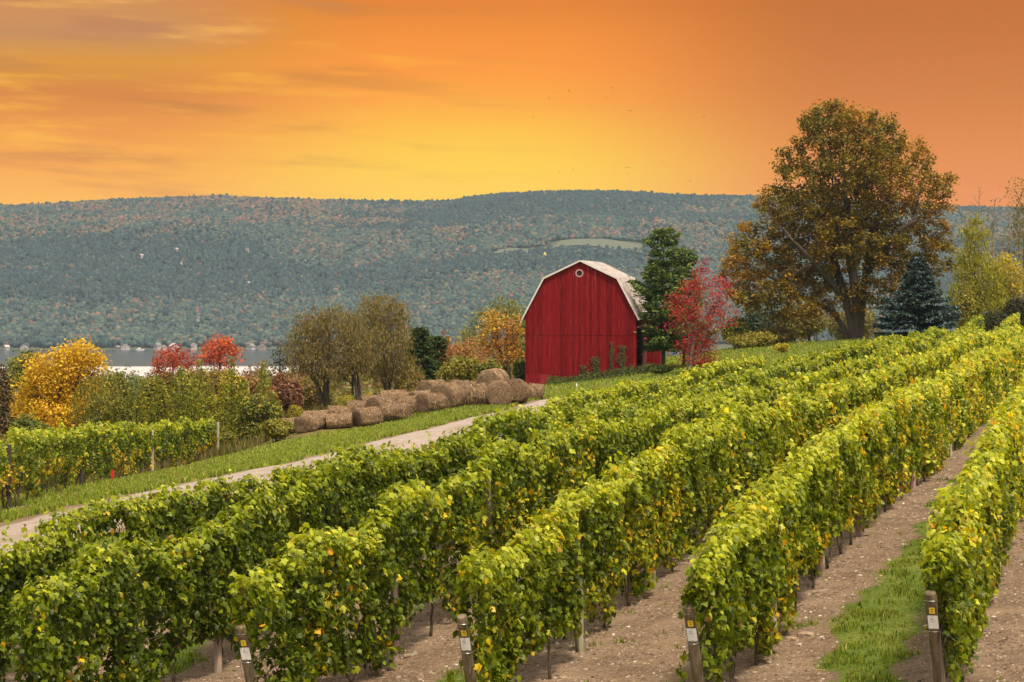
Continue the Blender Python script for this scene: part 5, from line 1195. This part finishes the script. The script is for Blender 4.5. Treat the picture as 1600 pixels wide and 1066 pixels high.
# houses by the far shore and on the slope
def house(px, py, w, d, h, wallc, roofc, lab, shore=True, rz=0):
    w *= .6 if shore else .42; d *= .5; h *= .42; rz = ((px*37) % 90-45)/40.
    if shore: Zh = ZS+6+(px*13) % 9; xh = (px-800)/F*Zh; zh = max(hill_h(np.array([xh]), np.array([Zh]))[0], LAKE+1.0)
    else: xh, Zh, zh = hill_pt(px, py); Zh -= 14; zh = hill_h(np.array([xh]), np.array([Zh]))[0]+(7 if py < 520 else 3)
    r = empty('house', (xh, Zh, zh), rz, label=lab, cat='house', group='houses across the lake'); mb = MB()
    mb.box(-w/2, w/2, -d/2, d/2, -2 if shore else -8, h); mb.prism([(-w/2,-d/2,h),(w/2,-d/2,h),(0,-d/2,h+w*.28)], (0, d, 0)); mb.build('wall', plain('house_wall_%d' % px, wallc, .8), r)
    mb = MB(); 
    for sg in (-1, 1): mb.prism([(sg*(w/2+.5),-d/2-.5,h-.25),(0,-d/2-.5,h+w*.28+.1),(0,-d/2-.5,h+w*.28+.5),(sg*(w/2+.5),-d/2-.5,h+.15)], (0, d+1, 0))
    mb.build('roof', plain('house_roof_%d' % px, roofc, .8), r)
    mb = MB()
    for i in range(2): mb.box(-w*.36+i*w*.27, -w*.36+i*w*.27+w*.15, -d/2-.08, -d/2+.1, h*.35, h*.72)
    mb.build('window', M_dark, r)
Wt = (.5, .42, .39); Wb = (.34, .24, .19); Rf = (.22, .20, .20); Rl = (.55, .45, .42)
for a in [(38,550,13,8,5,Wt,Rf,'white house on the far shore at the left edge'),(10,552,10,8,4,Wt,Rl,'small pale house nearest the left edge on the far shore'),(196,549,15,8,4.5,Wt,Rl,'pale low shore house left of the white boat'),(183,550,8,7,3.5,Wb,Rf,'small brown shore house beside the pale low one'),
          (246,541,12,9,8,Wt,Rf,'tall white shore house left of the first red tree'),(257,548,8,7,4,Wt,Rl,'small white shore house under the tall one'),(272,541,15,9,6,Wt,Rl,'pink-roofed shore house behind the first red tree'),(303,541,10,8,9,Wt,Rl,'narrow tall shore house between the two red trees'),
          (392,540,14,9,6,Wt,Rf,'white shore house right of the red trees'),(410,543,12,8,5,Wb,Rl,'brownish shore house beside the white one'),(703,518,10,8,5,Wt,Rf,'pale shore house behind the dark pine')]: house(*a)
for a in [(278,398,9,7,5,Wt,Rl,'pale house high on the slope, left part'),(286,415,7,6,4,Wt,Rf,'tiny white house just below the pale one on the slope'),(388,396,12,7,4,Wt,Rf,'long white house high on the slope above the lake'),(224,407,8,6,4,Wt,Rl,'small house on the slope at the left'),
          (390,450,7,6,4,Wb,Rl,'tiny brown house halfway up the slope'),(312,507,6,5,6,Wt,Rf,'small white house low on the slope above the red trees'),(740,398,8,6,4,Wt,Rf,'small white house right of the middle of the slope')]: house(*a, shore=False)
# white boat by the shore
xb = (219-800)/F*(ZS-14); mb = MB(); mb.prism([(-4,-1.2,.9),(4.6,0,1.2),(-4,1.2,.9)], (0, 0, .1)); mb.prism([(-4,-1.2,.9),(4.6,-.0,1.1),(3.2,0,-.2),(-3.8,-.9,-.2)], (0, .3, 0)); mb.prism([(-4,1.2,.9),(4.6,0,1.1),(3.2,0,-.2),(-3.8,.9,-.2)], (0, -.3, 0)); mb.box(-2.5, .8, -.8, .8, 1.0, 2.6)
mb.build('boat', M_white, None, (xb, ZS-14, LAKE+.1), label='small white boat moored off the far shore', cat='boat')
# birds
rng = np.random.default_rng(3); M_bird = plain('bird_material', (.03, .02, .015), .8)
def bird_mesh(fl):
    mb = MB(); mb.tube([(-.16,0,0),(-.08,0,.01),(.04,0,.02),(.12,0,.02),(.17,0,.015)], [.008,.03,.04,.028,.006], 6); mb.prism([(-.14,-.02,0),(-.26,-.05,0),(-.26,.05,0),(-.14,.02,0)], (0, 0, .008))
    for sg in (-1, 1): mb.prism([(.06,sg*.02,.03),(.10,sg*.20,.03+fl*.12),(.0,sg*.40,.03+fl*.06),(-.05,sg*.18,.03+fl*.11),(-.06,sg*.02,.03)], (0, 0, .008))
    o = mb.build('bird', M_bird); me = o.data; bpy.data.objects.remove(o); return me
BM = [bird_mesh(f) for f in (1.0, -.5, .3)]
for i, (px, py) in enumerate([(858,154),(867,144),(889,142),(921,165),(957,137),(958,143),(949,153),(985,173),(976,185),(1100,183),(1038,126),(1034,185),(911,226),(1036,254),(896,265),(874,269),(1063,271),(978,262),(833,183),(983,262),(1078,283),(813,285),(980,273),(722,284)]):
    Z = rng.uniform(190, 300); x, y, z = pt(px, py, Z); s = (1.7 if px in (957, 949, 985, 1100) else 1.15)*Z/260*.36
    o = link('bird', BM[i % 3], None, (x, y, z), label='tiny dark bird flying in the loose flock in the orange sky', cat='bird', group='flock of birds'); o.scale = (s,)*3; o.rotation_euler = (rng.normal()*.3, rng.normal()*.2, rng.uniform(0, 6.28))
# ------------------------------------------------------------------ camera, light, sky, air
cam = bpy.data.cameras.new('camera'); co = bpy.data.objects.new('camera', cam); COL.objects.link(co)
cam.sensor_width = 36; cam.lens = 36*F/1600; cam.shift_y = -(533-EYE)/1600
co.location = (0, 0, CZ); co.rotation_euler = (math.radians(90), 0, 0)
cam.clip_start = .5; cam.clip_end = 20000; scene.camera = co

SUN_EL, SUN_AZ = math.radians(63), math.radians(150)      # azimuth from +Y towards +X
sd = Vector((math.sin(SUN_AZ)*math.cos(SUN_EL), math.cos(SUN_AZ)*math.cos(SUN_EL), math.sin(SUN_EL)))
sl = bpy.data.lights.new('sun', 'SUN'); sl.energy = SUN_E; sl.angle = math.radians(SUN_ANGLE); sl.color = (1, .88, .70)
so = bpy.data.objects.new('sun', sl); COL.objects.link(so); so.rotation_euler = (-sd).to_track_quat('-Z', 'Y').to_euler()

w = bpy.data.worlds.new('World'); scene.world = w; w.use_nodes = True; nt = w.node_tree; nt.nodes.clear()
out = nt.nodes.new('ShaderNodeOutputWorld'); bg = nt.nodes.new('ShaderNodeBackground'); nt.links.new(bg.outputs[0], out.inputs[0])
sky = nt.nodes.new('ShaderNodeTexSky'); sky.sky_type = 'NISHITA'; sky.sun_disc = False; sky.sun_elevation = SUN_EL; sky.sun_rotation = SUN_AZ
sky.air_density = 1.0; sky.dust_density = 3.0; sky.ozone_density = 1.0
tc = nt.nodes.new('ShaderNodeTexCoord'); sx = nt.nodes.new('ShaderNodeSeparateXYZ'); nt.links.new(tc.outputs['Generated'], sx.inputs[0])
az = mathn(nt, 'ARCTAN2', sx.outputs[0], sx.outputs[1]); el = mathn(nt, 'ARCSINE', sx.outputs[2])
def col(*a): return srgb(*a)
def E(y): return (EYE-y)/F/.16            # ramp position of a picture height
def vr(stops): return ramp(nt, mathn(nt, 'DIVIDE', el, .16, clamp=True), [(max(0, E(y)), col(*c_)) for y, c_ in sorted(stops, reverse=True)])
# slight drift so that the bands are not ruled lines
left = vr([(330, (252,196,72)), (262, (247,176,74)), (205, (236,158,60)), (150, (214,140,64)), (105, (220,156,80)), (60, (200,148,106)), (20, (208,148,100)), (-80, (176,120,92))])
mid = vr([(315, (252,204,62)), (265, (252,198,52)), (215, (252,182,44)), (165, (252,164,42)), (110, (252,156,50)), (60, (244,150,58)), (10, (230,138,54)), (-80, (200,116,60))])
rgt = vr([(330, (236,160,56)), (240, (226,149,50)), (150, (211,135,46)), (60, (201,124,40)), (0, (196,119,38)), (-80, (178,100,38))])
A = lambda px: math.atan((px-800)/F)
c1 = mixc(nt, mapr(nt, az, A(180), A(640)), left, mid); c2 = mixc(nt, mapr(nt, az, A(820), A(1330)), c1, rgt)
# soft glow low over the hill
gxv = mathn(nt, 'DIVIDE', mathn(nt, 'SUBTRACT', az, A(740)), .078); gyv = mathn(nt, 'DIVIDE', mathn(nt, 'SUBTRACT', el, (EYE-285)/F), .030)
gl = mathn(nt, 'EXPONENT', mathn(nt, 'MULTIPLY', mathn(nt, 'ADD', mathn(nt, 'MULTIPLY', gxv, gxv), mathn(nt, 'MULTIPLY', gyv, gyv)), -1.0))
c3 = mixc(nt, mathn(nt, 'MULTIPLY', gl, .85), c2, col(253, 216, 84))
# streaky cloud: wide, thin, tilted a little
cv = nt.nodes.new('ShaderNodeCombineXYZ'); nt.links.new(az, cv.inputs[0]); nt.links.new(mathn(nt, 'ADD', el, mathn(nt, 'MULTIPLY', az, .05)), cv.inputs[1])
n1 = noise(nt, vmul(nt, cv.outputs[0], (6, 48, 1)), 1.0, 8, .62); n2 = noise(nt, vmul(nt, cv.outputs[0], (5, 46, 3)), 1.7, 5, .5)
n3 = noise(nt, vmul(nt, cv.outputs[0], (26, 190, 1)), 1.0, 4, .6)
lm = mapr(nt, az, A(1000), A(250)); hm = mapr(nt, el, (EYE-330)/F, (EYE-200)/F, .45, 1)
br = mathn(nt, 'MULTIPLY', mapr(nt, mathn(nt, 'ADD', mathn(nt, 'MULTIPLY', n1, .8), mathn(nt, 'MULTIPLY', n3, .2)), .50, .66), lm)
dk = mathn(nt, 'MULTIPLY', mathn(nt, 'MULTIPLY', mapr(nt, n2, .50, .68), lm), hm)
c4 = mixc(nt, mathn(nt, 'MULTIPLY', dk, .62), c3, col(190, 134, 102)); c5 = mixc(nt, mathn(nt, 'MULTIPLY', br, .8), c4, col(252, 190, 104))
# neutral cloud deck elsewhere over the Nishita sky
f1 = mapr(nt, el, .15, .34, 1, 0); f2 = mapr(nt, mathn(nt, 'ABSOLUTE', az), .5, .95, 1, 0); msk = mathn(nt, 'MULTIPLY', f1, f2)
skyc = vmul(nt, sky.outputs[0], (SKY_S,)*3); deck = mixc(nt, .6, skyc, (DECK*1.10, DECK*1.0, DECK*.84))
gnd = mapr(nt, el, -.06, -.01)
# the sunset is seen through the air box: what reaches the eye is sky*T + air*(1-T)
dist = mathn(nt, 'MINIMUM', mathn(nt, 'DIVIDE', 152.0, mathn(nt, 'MAXIMUM', mathn(nt, 'TANGENT', el), .02)), 3760.0)
T_ = mathn(nt, 'EXPONENT', mathn(nt, 'MULTIPLY', dist, -HAZE)); cvt = nt.nodes.new('ShaderNodeCombineXYZ')
for i in range(3): nt.links.new(T_, cvt.inputs[i])
inv = nt.nodes.new('ShaderNodeVectorMath'); inv.operation = 'DIVIDE'
air = nt.nodes.new('ShaderNodeVectorMath'); air.operation = 'SUBTRACT'; one = nt.nodes.new('ShaderNodeVectorMath'); one.operation = 'SUBTRACT'; one.inputs[0].default_value = (1, 1, 1); nt.links.new(cvt.outputs[0], one.inputs[1])
nt.links.new(vmul(nt, c5, (SUNSET,)*3), air.inputs[0]); nt.links.new(vmul(nt, one.outputs[0], AIRC), air.inputs[1]); nt.links.new(air.outputs[0], inv.inputs[0]); nt.links.new(cvt.outputs[0], inv.inputs[1])
mxz = nt.nodes.new('ShaderNodeVectorMath'); mxz.operation = 'MAXIMUM'; nt.links.new(inv.outputs[0], mxz.inputs[0]); mxz.inputs[1].default_value = (0, 0, 0)
c6 = mixc(nt, msk, deck, mxz.outputs[0]); c7 = mixc(nt, gnd, (.12, .11, .07), c6)
nt.links.new(c7, bg.inputs[0]); bg.inputs[1].default_value = 1.0

if HAZE > 0:
    mh = bpy.data.materials.new('air_material'); mh.use_nodes = True; nt = mh.node_tree; nt.nodes.clear(); out = nt.nodes.new('ShaderNodeOutputMaterial')
    pv = nt.nodes.new('ShaderNodeVolumePrincipled'); pv.inputs['Density'].default_value = HAZE; pv.inputs['Color'].default_value = (.28, .365, .48, 1); pv.inputs['Anisotropy'].default_value = .2
    nt.links.new(pv.outputs[0], out.inputs['Volume'])
    mb = MB(); mb.box(-1600, 1600, -60, 3760, -90, 162); mb.build('haze', mh, kind='stuff', label='thin blue haze between the vineyard and the far hill', cat='haze')

scene.render.engine = 'CYCLES'; cy = scene.cycles
cy.max_bounces = 7; cy.diffuse_bounces = 3; cy.glossy_bounces = 3; cy.transmission_bounces = 4; cy.volume_bounces = 1; cy.transparent_max_bounces = 8
cy.sample_clamp_indirect = 4; cy.use_denoising = True
vs = scene.view_settings; vs.view_transform = 'Standard'; vs.look = 'None'; vs.exposure = EXPOSURE; vs.gamma = 1; vs.use_curve_mapping = False
